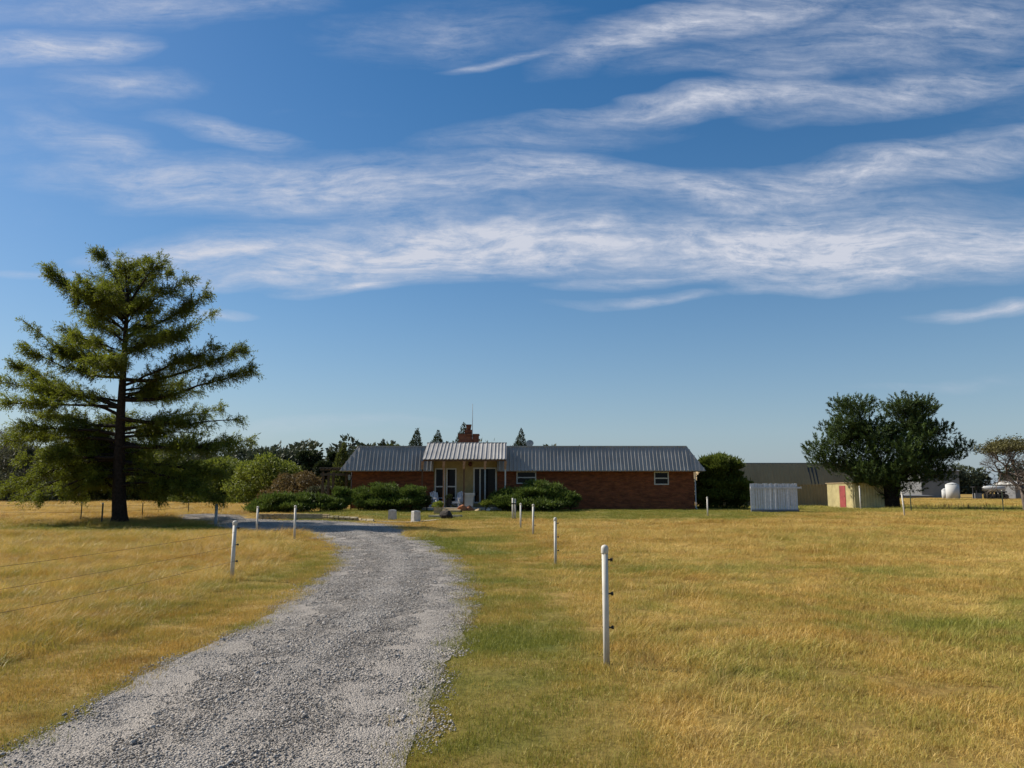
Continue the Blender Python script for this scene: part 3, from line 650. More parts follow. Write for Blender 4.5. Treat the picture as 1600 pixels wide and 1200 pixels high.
# ------------------------------------------------------------------ pine at the right
def pine(pb, tops, lobes, label, ntuft, mt, trunks):
    o = thing('pine_tree', label, 'tree', pb); mb = MB()
    for path, r0 in trunks: mb.tube(path, [r0*(1-.85*i/(len(path)-1)) for i in range(len(path))], 10)
    tips = []; 
    Cs, Ds, Ts = [], [], []
    for (c, r, k) in lobes:
        c = np.array(c); r = np.array(r)
        for j in range(max(3, int(k*.46))):
            d = unit(R.normal(size=3)); d[2] = d[2]*.9+.1; d = unit(d); q = c+d*r*R.uniform(.35, .86); sr = R.uniform(.45, .85)
            root = np.array(min((Vector(v) for pth, _ in trunks for v in pth[1:]), key=lambda v: (v-Vector(q)).length+abs(v.z-(q[2]-.9))*1.2))
            path = limb_path(root, q, -.06, 5, .1); mb.tube([tuple(v) for v in path], [.035, .03, .022, .015, .008], 4, False)
            for s_ in range(int(26*sr)):
                e = unit(R.normal(size=3)); e[2] = e[2]*.8+.25; e = unit(e); b_ = q+e*np.array([sr, sr, sr*.62])*R.uniform(.7, 1.0); td = unit(e*.75+np.array([0, 0, .75])+R.normal(0, .2, 3)); tl = R.uniform(.25, .42)
                n_ = 34; t = R.random(n_); Cs.append(b_+td*tl*t[:, None]); Ds.append(unit(unit(R.normal(size=(n_, 3)))+td*1.3)); Ts.append(np.full(n_, np.clip(R.normal(.45, .25), 0, 1)))
            n_ = 130; Cs.append(q+unit(R.normal(size=(n_, 3)))*(R.random(n_)**.4)[:, None]*np.array([sr, sr, sr*.6])*.8); Ds.append(R.normal(size=(n_, 3))); Ts.append(np.full(n_, .05))  # inner needles all get the darkest tint: crown shade put into the colour
    mb.build('trunk', M['bark'], o)
    Cs = np.concatenate(Cs); print('pine', len(Cs)); leaves('crown', Cs, np.concatenate(Ds), R.uniform(.10, .19, len(Cs)), R.uniform(.026, .040, len(Cs)), mt, o, np.concatenate(Ts))
    return o
PY_ = 51.5
pb = Vector((PX(1390, PY_), PY_, Hs(PX(1390, PY_), PY_)))
pp_ = lambda px, py, dy=0: tuple(P(px, py, PY_+dy))
def lobe(px, py, rx, rz, dy=0, ry=None, k=30):
    c = pp_(px, py, dy); s = PY_/F; return (c, (rx*s, (ry or rx)*s, rz*s), k)
lobes = [lobe(1333, 640, 30, 26, 0, None, 34), lobe(1322, 668, 38, 30, 0, None, 44), lobe(1345, 690, 40, 34, -.4, None, 50), lobe(1308, 703, 32, 24, 0, None, 32), lobe(1290, 722, 20, 20, .2, None, 14), lobe(1276, 708, 10, 14, 0, None, 5), lobe(1330, 728, 34, 20, -.4, 44, 34),
 lobe(1408, 642, 26, 24, 0, None, 30), lobe(1440, 644, 28, 24, .2, None, 32), lobe(1420, 675, 46, 34, 0, None, 60), lobe(1462, 680, 24, 24, 0, None, 24), lobe(1400, 710, 44, 34, -.8, 60, 60), lobe(1450, 712, 38, 26, 0, 46, 42), lobe(1480, 714, 22, 16, 0, None, 18), lobe(1503, 698, 9, 14, 0, None, 6),
 lobe(1378, 680, 22, 30, .3, 40, 24), lobe(1375, 742, 40, 22, -.8, 50, 44), lobe(1425, 745, 44, 22, -.4, 50, 44), lobe(1470, 742, 22, 14, 0, None, 16), lobe(1355, 755, 24, 14, .2, 40, 18), lobe(1405, 765, 30, 12, -.2, 40, 18)]
trunks = [([(pb.x, pb.y, pb.z-.1), pp_(1390, 780), pp_(1386, 755), pp_(1375, 725), pp_(1352, 680), pp_(1338, 630)], .42),
          ([(pb.x+.25, pb.y, pb.z-.1), pp_(1398, 778), pp_(1402, 750), pp_(1412, 715), pp_(1425, 670), pp_(1432, 630)], .36)]
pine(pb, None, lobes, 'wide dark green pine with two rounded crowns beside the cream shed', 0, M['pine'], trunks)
# ------------------------------------------------------------------ bare spreading tree, far right
def bare_tree(pb, height, label, seed, px_scale=1, leaf=None, matb='greybark', spread=.55, depth=6, r0=.24, lean=(0, 0)):
    rg = np.random.default_rng(seed); o = thing('bare_tree', label, 'tree', pb); mb = MB(); ends = []
    def rec(p, d, L_, r, k):
        q = p+d*L_; m_ = (p+q)/2+rg.normal(0, .05*L_, 3); mb.tube([p, m_, q], [r, r*.85, r*.7], 6 if k > 3 else 3, False)
        if k == 0: ends.append(q); return
        if k <= 2: ends.append(q)
        for _ in range(3 if k > 1 else 4):
            a_ = rg.normal(0, spread, 3); nd = unit(d+a_+np.array([0, 0, .10])); rec(q, nd, L_*rg.uniform(.66, .86), r*.62, k-1)
    rec(np.array(pb)-np.array([0, 0, .1]), unit(np.array([lean[0], lean[1], 1.])), height*.27, r0, depth)
    mb.build('trunk', M[matb], o)
    if leaf:
        E = np.array(ends); E = E[(E[:, 2] > pb[2]+height*leaf[1])]; n_ = leaf[2]
        C = E[rg.integers(0, len(E), n_)]+rg.normal(0, .14, (n_, 3)); leaves('crown', C, rg.normal(size=(n_, 3)), .11, .07, M[leaf[0]], o, rg.random(n_))
    return o
bx = PX(1602, 47); bare_tree((bx, 47, Hs(bx, 47)), 4.9, 'nearly bare spreading tree with thin yellowing top at the right edge', 5, leaf=('topleaf', .74, 5000), lean=(-.12, 0), spread=.66, depth=7, r0=.2)
bx = PX(-22, 80); bare_tree((bx, 80, .42), 8.0, 'bare grey tree rising above the wood at the left edge', 9, spread=.4, r0=.2, depth=6, leaf=('decid2', .5, 2500))

# ------------------------------------------------------------------ generic crowns
def crown_tree(name, label, x, y, h, w, mt, n, leaf=.2, clumps=9, cat='tree', trunk_r=.14, low=.25, flat=.55, group=None, seed=None):
    z = Hs(x, y); o = thing(name, label, cat, (x, y, z), group=group); mb = MB()
    top = z+h; mb.tube([(x, y, z-.1), (x+.05*w*R.normal(), y, z+h*.35), (x, y, z+h*.75)], [trunk_r, trunk_r*.7, trunk_r*.2], 7)
    Cs, Ds, Ts = [], [], []
    for i in range(clumps):
        a_ = R.uniform(0, 6.28); q = R.random()**.5*.78; zz = R.uniform(low, .86); prof = math.sin(math.pi*min(1, .18+zz*.85))**.6
        rr_ = w/2*(.26+.30*R.random())*(1.1-.25*zz); c = (x+math.cos(a_)*q*w/2*prof, y+math.sin(a_)*q*w/2*prof, z+h*zz-rr_*flat*.3)
        mb.tube([(x, y, z+h*min(.6, zz*.5)), c], [trunk_r*.3, .02], 4, False)
        p_, d_ = clump_pts(c, (rr_, rr_, rr_*flat*1.3), n//clumps); k_ = p_[:, 2] > z+.02; Cs.append(p_[k_]); Ds.append(d_[k_]+R.normal(0, .6, (k_.sum(), 3))); Ts.append(np.clip(R.normal(.4, .22, k_.sum())+R.uniform(-.15, .15), 0, 1))
    C = np.concatenate(Cs); mb.build('trunk', M['greybark'], o)
    leaves('crown', C, np.concatenate(Ds), R.uniform(.7, 1.3, len(C))*leaf, R.uniform(.35, .7, len(C))*leaf, M[mt], o, np.concatenate(Ts)); return o
def cone_tree(label, px, ytop, Y, halfw, mt='cedar', lean=0, n=12000, group=None, leaf=.16, base=None):
    x = PX(px, Y); z = Hs(x, Y); top = PZ(ytop, Y); h = top-z; w_ = halfw*Y/F; xl = lean*Y/F
    o = thing('conical_cypress', label, 'tree', (x, Y, z), group=group); mb = MB(); mb.tube([(x, Y, z-.1), (x, Y, z+h*.5), (x+xl, Y, top-.2)], [.12, .07, .02], 6); mb.build('trunk', M['bark'], o)
    t = 1-np.sqrt(R.random(n)); a_ = R.uniform(0, 6.28, n); r_ = w_*1.6*np.minimum(1, (1-t)*1.4)**.9*R.uniform(.55, 1.05, n)*(.85+.3*vn(a_*2, t*9, 5)); tt = t**1.0
    C = np.stack([x+np.cos(a_)*r_+xl*tt**2, Y+np.sin(a_)*r_, z+.15+h*tt*.97], 1); D_ = np.stack([np.cos(a_)*.5, np.sin(a_)*.5, np.full(n, 1.2)], 1)+R.normal(0, .3, (n, 3))
    leaves('crown', C, D_, R.uniform(.7, 1.4, n)*leaf, R.uniform(.3, .5, n)*leaf, M[mt], o, np.clip(R.normal(.35, .2, n), 0, 1)); return o
# conical cypresses behind the house roof
GC = 'conical cypresses rising behind the house roof'
cone_tree('tall pointed cypress leaning right, behind the roof left of the porch', 645, 668, 66, 16, lean=6, group=GC)
cone_tree('short cypress with bent tip behind the left end of the porch roof', 678, 671, 66, 18, lean=6, group=GC)
cone_tree('slim cypress tip just left of the brick chimney', 719, 659, 66, 16, lean=5, group=GC)
cone_tree('pointed cypress behind the roof right of the porch', 811, 669, 66, 16, lean=4, group=GC)
cone_tree('small cypress tip, leftmost behind the roof', 594, 685, 66, 14, lean=3, group=GC)
cone_tree('bright green conical cypress by the left end of the roof', 532, 692, 62, 13, 'decid', lean=3, n=7000, leaf=.2)
X_ = lambda px, Y: PX(px, Y)
def ct(name, label, px, ytop, Y, wpx, mt, n, **k):
    x = X_(px, Y); return crown_tree(name, label, x, Y, PZ(ytop, Y)-Hs(x, Y), wpx*Y/F, mt, n, **k)
ct('leafy_tree', 'round light green treetop behind the roof left of the leaning cypress', 618, 684, 72, 48, 'decid', 9000, leaf=.22)
ct('leafy_tree', 'low dark treetop just showing over the ridge behind the porch', 672, 689, 75, 40, 'cedar', 4000, leaf=.22)
ct('leafy_tree', 'small tree top just above the ridge right of centre', 937, 690, 75, 26, 'decid', 4000, leaf=.22)
ct('dark_tree', 'dark layered cedar left of the house behind the pergola', 485, 698, 66, 62, 'cedar', 16000, leaf=.22, clumps=12)
ct('dark_tree', 'dense dark tree between the cedar and the roof end', 512, 696, 64, 40, 'cedar', 12000, leaf=.2, clumps=10)
ct('leafy_tree', 'broad olive green willow like tree left of the pergola', 412, 709, 63, 105, 'bright', 26000, leaf=.2, clumps=16, low=.1)
ct('leafy_tree', 'yellow green thicket tree between the conifer and the willow like tree', 345, 716, 68, 95, 'bright', 22000, leaf=.2, clumps=14, low=.08)
ct('rusty_shrub', 'rust brown airy shrub behind the low juniper left of the house', 462, 734, 56, 88, 'brown', 14000, leaf=.14, clumps=13, cat='shrub', low=.1)
ct('green_shrub', 'grey green shrub right of the rust brown one', 500, 750, 54, 44, 'decid2', 8000, leaf=.13, clumps=9, cat='shrub', low=.1)
ct('leafy_tree', 'dusty grey green tree at the left edge behind the conifer', 40, 690, 74, 110, 'decid2', 22000, leaf=.24, clumps=14, low=.08)
ct('leafy_tree', 'dark green tree behind the conifer trunk', 130, 694, 78, 120, 'decid', 22000, leaf=.26, clumps=14, low=.08)
ct('leafy_tree', 'green tree right of the conifer trunk in the wood edge', 235, 700, 78, 120, 'decid', 22000, leaf=.26, clumps=14, low=.08)
ct('leafy_tree', 'dusty tree at the wood edge under the conifer branch tips', 300, 705, 82, 90, 'decid2', 14000, leaf=.26, clumps=12, low=.08)
ct('leafy_tree', 'tree showing over the barn ridge beside the vine covered mass', 1160, 717, 80, 40, 'decid', 6000, leaf=.25)
ct('leafy_tree', 'round green treetop behind the right end of the roof', 1103, 710, 72, 44, 'decid', 8000, leaf=.25)
# distant wood, one mass
def wood(x0, x1, Y, h0, h1, n, name, dens_mt, leaf, seed, label=None):
    rg = np.random.default_rng(seed); nb = int((x1-x0)/2.2); Cs, Ds, Ts = [], [], []
    for i in range(nb):
        cx = rg.uniform(x0, x1); cy = Y+rg.uniform(-3, 6); h = (h0+(h1-h0)*float(fbm(cx/14, 3.3, 3, seed)))*rg.uniform(.8, 1.15); w_ = rg.uniform(1.8, 3.4)
        for j in range(4):
            zz = h*(.12+.24*j); r_ = w_*(1-.11*j); m_ = n//(nb*4); p_, d_ = clump_pts((cx+rg.normal(0, .8), cy+rg.normal(0, .8), .4+zz), (r_, r_, h*.17), m_, .8)
            Cs.append(p_); Ds.append(d_+rg.normal(0, .5, (m_, 3))); Ts.append(np.clip(rg.normal(.4, .2, m_)+rg.uniform(-.2, .2), 0, 1))
    C = np.concatenate(Cs); k = C[:, 2] > .35; C = C[k]; o = leaves(name, C, np.concatenate(Ds)[k], rg.uniform(.7, 1.4, len(C))*leaf, rg.uniform(.4, .8, len(C))*leaf, M[dens_mt], None, np.concatenate(Ts)[k], 'stuff'); return o
wood(-85, -12, 88, 4.6, 6.6, 120000, 'distant_woodland', 'farwood', .42, 1)
wood(-130, 20, 125, 6.5, 9.0, 70000, 'distant_woodland', 'farwood', .7, 2)
wood(85, 230, 210, 5.5, 8.5, 60000, 'distant_woodland', 'farwood', .8, 3)

M['thicket'] = leafmat('thicket_leaves', (.04, .058, .012), (.17, .20, .035), .3)
wood(PX(262, 70), PX(455, 70), 69, 2.3, 3.9, 60000, 'thicket', 'thicket', .26, 8)
# ------------------------------------------------------------------ junipers
def juniper(label, clist, n, Y, leaf=.11, mt='juniper', name='juniper_shrub', flat=1):
    # clist: (px, py, rx px, rz px, dy)
    cs = [(P(a_, b_, Y+dy), rx*Y/F, rz*Y/F) for a_, b_, rx, rz, dy in clist]
    mx = sum(c[0].x for c in cs)/len(cs); zb = Hs(mx, Y); o = thing(name, label, 'shrub', (mx, Y, zb)); mb = MB(); Cs, Ds, Ts = [], [], []
    tot = sum(c[1]*c[2] for c in cs)
    for c, rx, rz in cs:
        MB().tube([(c.x, c.y+.1, Hs(c.x, c.y)-.05), (c.x, c.y, max(c.z, zb+.1))], [.05, .02], 5).build('stem', M['bark'], o)
        m_ = int(n*rx*rz/tot); sub = max(8, int(26*rx)); 
        for j in range(sub):
            d0 = unit(R.normal(size=3)); d0[2] = abs(d0[2]); cc = np.array(c)+d0*np.array([rx, rx*.8, rz])*R.uniform(.5, .98)
            r_ = R.uniform(.13, .36)*max(.6, rx*.8); p_, d_ = clump_pts(cc, (r_*1.5, r_*1.4, r_*.55), m_//sub, .6)
            k_ = p_[:, 2] > H(p_[:, 0], p_[:, 1])+.03; Cs.append(p_[k_]); Ds.append(d_[k_]*.7+np.array([0, -.1, .9])+R.normal(0, .35, (k_.sum(), 3)))
            up = np.clip((p_[k_][:, 2]-cc[2])/r_, -1, 1); Ts.append(np.clip(R.normal(.38, .2, k_.sum()), 0, 1))
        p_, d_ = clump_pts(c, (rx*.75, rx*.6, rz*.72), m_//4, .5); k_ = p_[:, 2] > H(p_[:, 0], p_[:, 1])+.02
        Cs.append(p_[k_]); Ds.append(d_[k_]); Ts.append(np.full(k_.sum(), .05))  # core leaves tinted darkest, painting in the shade inside the shrub
    C = np.concatenate(Cs)
    leaves('foliage', C, np.concatenate(Ds), R.uniform(.7, 1.4, len(C))*leaf*np.where(R.random(len(C)) < .08, 2.0, 1), R.uniform(.3, .55, len(C))*leaf, M[mt], o, np.concatenate(Ts)); return o
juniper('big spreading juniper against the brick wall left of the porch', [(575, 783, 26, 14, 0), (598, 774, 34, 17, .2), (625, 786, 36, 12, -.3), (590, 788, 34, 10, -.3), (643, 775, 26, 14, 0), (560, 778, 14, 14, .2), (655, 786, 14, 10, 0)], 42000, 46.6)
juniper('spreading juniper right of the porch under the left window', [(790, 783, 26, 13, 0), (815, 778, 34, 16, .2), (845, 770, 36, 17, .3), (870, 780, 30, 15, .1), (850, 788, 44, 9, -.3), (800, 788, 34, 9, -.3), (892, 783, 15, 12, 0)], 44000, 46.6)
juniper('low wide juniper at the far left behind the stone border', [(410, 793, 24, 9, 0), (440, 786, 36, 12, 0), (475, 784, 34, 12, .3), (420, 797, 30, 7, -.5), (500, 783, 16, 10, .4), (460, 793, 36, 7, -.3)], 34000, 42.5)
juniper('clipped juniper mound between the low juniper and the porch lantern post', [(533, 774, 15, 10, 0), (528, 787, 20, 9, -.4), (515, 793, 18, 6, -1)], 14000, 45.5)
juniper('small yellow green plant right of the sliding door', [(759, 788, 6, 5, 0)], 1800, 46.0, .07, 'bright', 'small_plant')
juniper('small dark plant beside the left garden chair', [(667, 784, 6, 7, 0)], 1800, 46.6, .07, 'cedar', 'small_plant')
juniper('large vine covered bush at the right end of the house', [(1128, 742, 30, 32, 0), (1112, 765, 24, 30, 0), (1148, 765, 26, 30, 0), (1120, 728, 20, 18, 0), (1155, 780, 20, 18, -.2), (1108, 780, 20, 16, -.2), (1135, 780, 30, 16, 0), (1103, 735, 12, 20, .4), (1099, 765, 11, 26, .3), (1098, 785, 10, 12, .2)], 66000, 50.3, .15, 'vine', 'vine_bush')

# ------------------------------------------------------------------ house
HY = 49.0; hz = .40
xL = PX(548, HY); xR = PX(1085, HY); EY = HY-.6; ze = PZ(735.5, EY); zr = PZ(697.5, HY); HB = HY+9.5
house = thing('ranch_house', 'long low red brick ranch house with grey ribbed metal mansard roof and a central porch', 'house', (0, HY, hz))
px1, px2 = PX(677.5, HY), PX(777, HY)        # sides of the tan porch wall
def hole_wall(x0, x1, holes, y, z0, z1, th=.22):
    mb = MB(); xs = sorted(set([x0, x1]+[h[0] for h in holes]+[h[1] for h in holes]))
    for a_, b_ in zip(xs[:-1], xs[1:]):
        hs_ = [h for h in holes if h[0] <= a_+1e-6 and h[1] >= b_-1e-6]
        if not hs_: mb.box(a_, b_, y, y+th, z0, z1)
        else:
            h = hs_[0]
            if h[2] > z0: mb.box(a_, b_, y, y+th, z0, h[2])
            if h[3] < z1: mb.box(a_, b_, y, y+th, h[3], z1)
    return mb
def pxr(a_, b_, c, d, Y=HY): return (PX(a_, Y), PX(b_, Y), PZ(d, Y), PZ(c, Y))
w1 = pxr(807, 838, 735, 756); w2 = pxr(1022.5, 1045.5, 737, 757.5)
w1 = (w1[0], w1[1], w1[2], ze-.02); w2 = (w2[0], w2[1], w2[2], ze-.05)
wb = hole_wall(xL, px1, [], HY, hz-.1, ze+.05)
wb2 = hole_wall(px2, xR, [w1, w2], HY, hz-.1, ze+.05)
wb.v and None
mw = MB(); mw.add(wb.v, wb.f); mw.add(wb2.v, wb2.f); mw.box(xL, xL+.22, HY+.222, HB-.222, hz-.1, ze+.05); mw.box(xR-.22, xR, HY+.222, HB-.222, hz-.1, ze+.05); mw.box(xL, xR, HB-.22, HB, hz-.1, ze+.05)
mw.build('brick_wall', M['brick'], house)
# porch wall of tan boards
TW = HY+.05
d1 = pxr(679, 695.2, 731.5, 786); d2 = pxr(697, 713, 731.5, 786); d3 = pxr(739.3, 776, 730.5, 786.5)
sw = thing; zt = PZ(716, HY-1.2)+.55
siding = hole_wall(px1+.003, px2-.003, [d1, d2, d3], TW, hz-.1, zt, .15).build('porch_wall', M['siding'], house)
bt = MB()
xx = px1+.12
while xx < px2-.1:
    inside = any(h[0]-.06 < xx < h[1]+.06 for h in (d1, d2, d3)); zb = max([h[3]+.06 for h in (d1, d2, d3) if h[0]-.06 < xx < h[1]+.06], default=hz)
    m_ = MB(); m_.box(xx-.02, xx+.02, TW-.015, TW-.002, zb, zt-.01); m_.build('batten', M['siding'], siding); xx += .405
def framed(name, h, y, mull=(), rail=(), fw=.07, glass='glass', parent=house, behind=None):
    x0, x1, z0, z1 = h; mb = MB()
    mb.box(x0-.0, x0+fw, y-.03, y+.06, z0, z1); mb.box(x1-fw, x1, y-.03, y+.06, z0, z1); mb.box(x0+fw, x1-fw, y-.03, y+.06, z1-fw, z1); mb.box(x0+fw, x1-fw, y-.03, y+.06, z0, z0+fw)
    for m_ in mull: mb.box(x0+(x1-x0)*m_-fw/2, x0+(x1-x0)*m_+fw/2, y-.025, y+.05, z0+fw, z1-fw)
    xs = [x0+fw]+[x0+(x1-x0)*m_ for m_ in mull]+[x1-fw]
    for r_ in rail:
        for a_, b_ in zip(xs[:-1], xs[1:]): mb.box(a_+(fw/2 if a_ != xs[0] else 0), b_-(fw/2 if b_ != xs[-1] else 0), y-.022, y+.045, z0+(z1-z0)*r_-fw/2, z0+(z1-z0)*r_+fw/2)
    fr = mb.build(name, M['whitewood'], parent)
    zs = [z0+fw]+[z0+(z1-z0)*r_ for r_ in rail]+[z1-fw]
    for a_, b_ in zip(xs[:-1], xs[1:]):
        for c, d in zip(zs[:-1], zs[1:]): MB().box(a_-.01, b_+.01, y+.02, y+.028, c-.01, d+.01).build('pane', M[glass], fr)
    return fr
framed('window', w1, HY+.02, rail=(.5,)); framed('window', w2, HY+.02, rail=(.5,))
framed('french_window', d1, TW-.01, rail=(.47,), fw=.08); framed('french_window', d2, TW-.01, rail=(.47,), fw=.08)
sd = framed('sliding_door', d3, TW-.01, mull=(.29,), fw=.09)
MB().box(d3[0]+.62, d3[0]+.66, TW-.07, TW-.04, hz+1.0, hz+1.3).build('handle', M['darkmetal'], sd)
# near-black sheet behind the glass; the unlit room's shade is put into its colour
M['inner'] = plain('painted_room_dark', (.03, .026, .022), .9)
MB().box(xL+.4, xR-.4, HY+1.2, HY+1.25, hz, ze).build('dark_room_sheet', M['inner'], house)
# wall lamp
lx = PX(734.8, TW); lz = PZ(725.5, TW)
lm = MB(); lm.tube([(lx, TW-.002, lz), (lx, TW-.10, lz)], [.05, .05], 10); lm.tube([(lx, TW-.14, lz-.14), (lx, TW-.14, lz-.04), (lx, TW-.14, lz+.10), (lx, TW-.14, lz+.15)], [.06, .13, .12, .02], 10); lm.build('wall_lamp', plain('dark_red_lamp', (.10, .03, .02), .5), house)
# mansard panels
def ribbed_panel(a0, a1, b0, b1, nrib, th=.044, rw=.025):
    """ribbed sheet between bottom edge a0-a1 and top edge b0-b1"""
    a0, a1, b0, b1 = map(Vector, (a0, a1, b0, b1)); n = (a1-a0).cross(b0-a0).normalized(); mb = MB(); prof = []
    L_ = (a1-a0).length
    for i in range(nrib):
        c = (i+.5)/nrib; r_ = rw/L_
        prof += [(c-2*r_, 0), (c-r_*.8, 1), (c+r_*.8, 1), (c+2*r_, 0)]
    prof = [(0, 0)]+prof+[(1, 0)]; k = len(prof); V = []
    for (u_, hh) in prof: V.append(a0.lerp(a1, u_)+n*hh*th)
    for (u_, hh) in prof: V.append(b0.lerp(b1, u_)+n*hh*th)
    for (u_, hh) in prof: V.append(a0.lerp(a1, u_)-n*.012)
    for (u_, hh) in prof: V.append(b0.lerp(b1, u_)-n*.012)
    Fa = []
    for i in range(k-1): Fa += [(i, i+1, k+i+1, k+i), (2*k+i+1, 2*k+i, 3*k+i, 3*k+i+1), (i+1, i, 2*k+i, 2*k+i+1), (k+i, k+i+1, 3*k+i+1, 3*k+i)]
    Fa += [(0, k, 3*k, 2*k), (k-1, 2*k+k-1, 3*k+k-1, 2*k-1)]
    mb.add(V, Fa); return mb
INS = .98; IFR = .76; RY = EY+IFR
roof = MB(); ox = .62
tx0, tx1 = xL-ox+INS, xR+ox-INS
roof.box(tx0, tx1, RY+.0, HB+.6-INS, zr-.10, zr-.02)
roof.box(tx0+.02, tx1-.02, RY-.05, RY+.07, zr-.06, zr+.045)
for a_, b_ in ((xL-ox+.05, px1), (px2, xR+ox-.05)): roof.box(a_, b_, EY+.02, HY-.004, ze-.03, ze)   # soffit
roofo = roof.build('roof', M['galv'], house)
def mans(x0b, x0t, x1b, x1t, np_):
    for i in range(np_):
        f0, f1 = i/np_, (i+1)/np_; g_ = .0015
        B0 = (x0b+(x1b-x0b)*f0+g_, EY, ze); B1 = (x0b+(x1b-x0b)*f1-g_, EY, ze); T0 = (x0t+(x1t-x0t)*f0+g_, RY, zr); T1 = (x0t+(x1t-x0t)*f1-g_, RY, zr)
        nr = max(2, round((B1[0]-B0[0])/.245)); ribbed_panel(B0, B1, T0, T1, nr).build('roof_panel', M['galv'], roofo)
# keep ribs parallel: straight middle, slanted end pieces
e0b, e1b = xL-ox, xR+ox
mans(e0b+INS, tx0, px1, px1, 5); mans(px2, px2, e1b-INS, tx1, 13)
def tri_panel(B, T, Tin, nr, flip=False):  # corner triangle
    V = [(B[0], EY, ze), (T[0], EY, ze), (T[0], RY, zr)]
    mb = MB(); mb.add([(a_, b_, c) for a_, b_, c in V]+[(a_, b_+.02, c-.012) for a_, b_, c in V], [(0, 1, 2), (5, 4, 3), (0, 3, 4, 1), (1, 4, 5, 2), (2, 5, 3, 0)])
    for i in range(nr):
        f_ = (i+.5)/nr; x = B[0]+(T[0]-B[0])*f_; n_ = Vector((0, -(zr-ze), (RY-EY))).normalized(); n_ = Vector((0, -abs(zr-ze), abs(RY-EY))).normalized()
        p_ = Vector((x, EY, ze)); q_ = Vector((x, EY+(RY-EY)*f_, ze+(zr-ze)*f_))
        mb.beam(p_+n_*.017, q_+n_*.017, .07, .036)
    return mb
tri_panel((e0b,), (e0b+INS,), None, 4).build('roof_panel', M['galv'], roofo); tri_panel((e1b,), (e1b-INS,), None, 4).build('roof_panel', M['galv'], roofo)
for sx_, xb, xt in ((-1, e0b, tx0), (1, e1b, tx1)):  # side slopes
    for i in range(8):
        y0 = RY+(HB-.5-RY)*i/8; y1 = RY+(HB-.5-RY)*(i+1)/8
        A0, A1, T0, T1 = (xb, y0+.002, ze), (xb, y1-.002, ze), (xt, y0+.002, zr), (xt, y1-.002, zr)
        if sx_ < 0: A0, A1, T0, T1 = A1, A0, T1, T0
        ribbed_panel(A0, A1, T0, T1, 4).build('roof_panel', M['galv'], roofo)
    V = [(xb, EY, ze), (xb, RY, ze), (xt, RY, zr)]
    mb = MB(); mb.add(V+[(v[0]-sx_*.015, v[1]+.01, v[2]-.012) for v in V], [(0, 1, 2), (5, 4, 3), (0, 3, 4, 1), (1, 4, 5, 2), (2, 5, 3, 0)]); mb.build('roof_panel', M['galv'], roofo)
# cheeks closing the mansard beside the porch
for x_ in (px1, px2):
    s_ = 1 if x_ == px1 else -1; V = [(x_+s_*.004, EY+.03, ze+.002), (x_+s_*.004, RY+.1, ze+.002), (x_+s_*.004, RY+.1, zr-.03)]
    mb = MB(); mb.add(V+[(v[0]+s_*.02, v[1], v[2]) for v in V], [(0, 1, 2), (5, 4, 3), (0, 3, 4, 1), (1, 4, 5, 2), (2, 5, 3, 0)]); mb.build('roof_cheek', M['siding'], house)
# porch roof
FY = HY-2.0; zf = PZ(717.5, FY); BY_ = HY+.55; zk = PZ(692.5, BY_); pa, pbx = PX(659.5, FY), PX(791, FY)
pr_ = MB(); pr_.box(pa-.02, pbx+.02, BY_-.03, BY_+.10, zk-.03, zk+.05)
pro = pr_.build('porch_roof', M['galv'], house)
for i in range(6):
    x0, x1 = pa+(pbx-pa)*i/6, pa+(pbx-pa)*(i+1)/6
    ribbed_panel((x0+.0015, FY, zf), (x1-.0015, FY, zf), (x0+.0015, BY_, zk), (x1-.0015, BY_, zk), 4 if i % 2 else 3).build('roof_panel', M['galv'], pro)
    MB().beam(((x0+x1)/2, FY+.1, zf-.02), ((x0+x1)/2, BY_-.05, zk-.09), .05, .10).build('rafter', M['wood'], pro)
MB().box(pa+.02, pbx-.02, FY+.03, FY+.07, zf-.12, zf-.03).build('fascia', M['wood'], pro)
BP = [(659, 'wood'), (692.5, 'beam'), (724.5, 'wood'), (757.7, 'greypost'), (789.5, 'whitewood')]
for bpx, pm in BP:
    x = PX(bpx, FY); z0 = PZ(731.5, FY)
    mb = MB(); mb.box(x-.042, x+.042, FY+.14, FY+.224, hz+.16, z0+.1); po = mb.build('porch_post', M[pm], house)
    mb = MB(); mb.hexa([(x-.075, FY+.06, z0-.06), (x+.045, FY+.06, z0-.06), (x+.045, FY+.135, z0-.06), (x-.075, FY+.135, z0-.06)], [(x-.06, FY-.03, zf-.125), (x+.10, FY-.03, zf-.125), (x+.10, FY+.135, zf-.125), (x-.06, FY+.135, zf-.125)]); mb.build('bracket', M['beam'], po)
# porch floor and rear beam
MB().box(px1-.5, px2+.3, HY-2.0, HY-.006, hz-.05, hz+.16).build('porch_floor', M['concrete'], house)
# downspout
dx_ = xR+.06; ds = MB(); ds.tube([(dx_, HY-.05, ze-.05), (dx_, HY-.03, hz+.12), (dx_+.02, HY-.25, hz+.05)], .04, 8); ds.build('downspout', M['whitewood'], house)
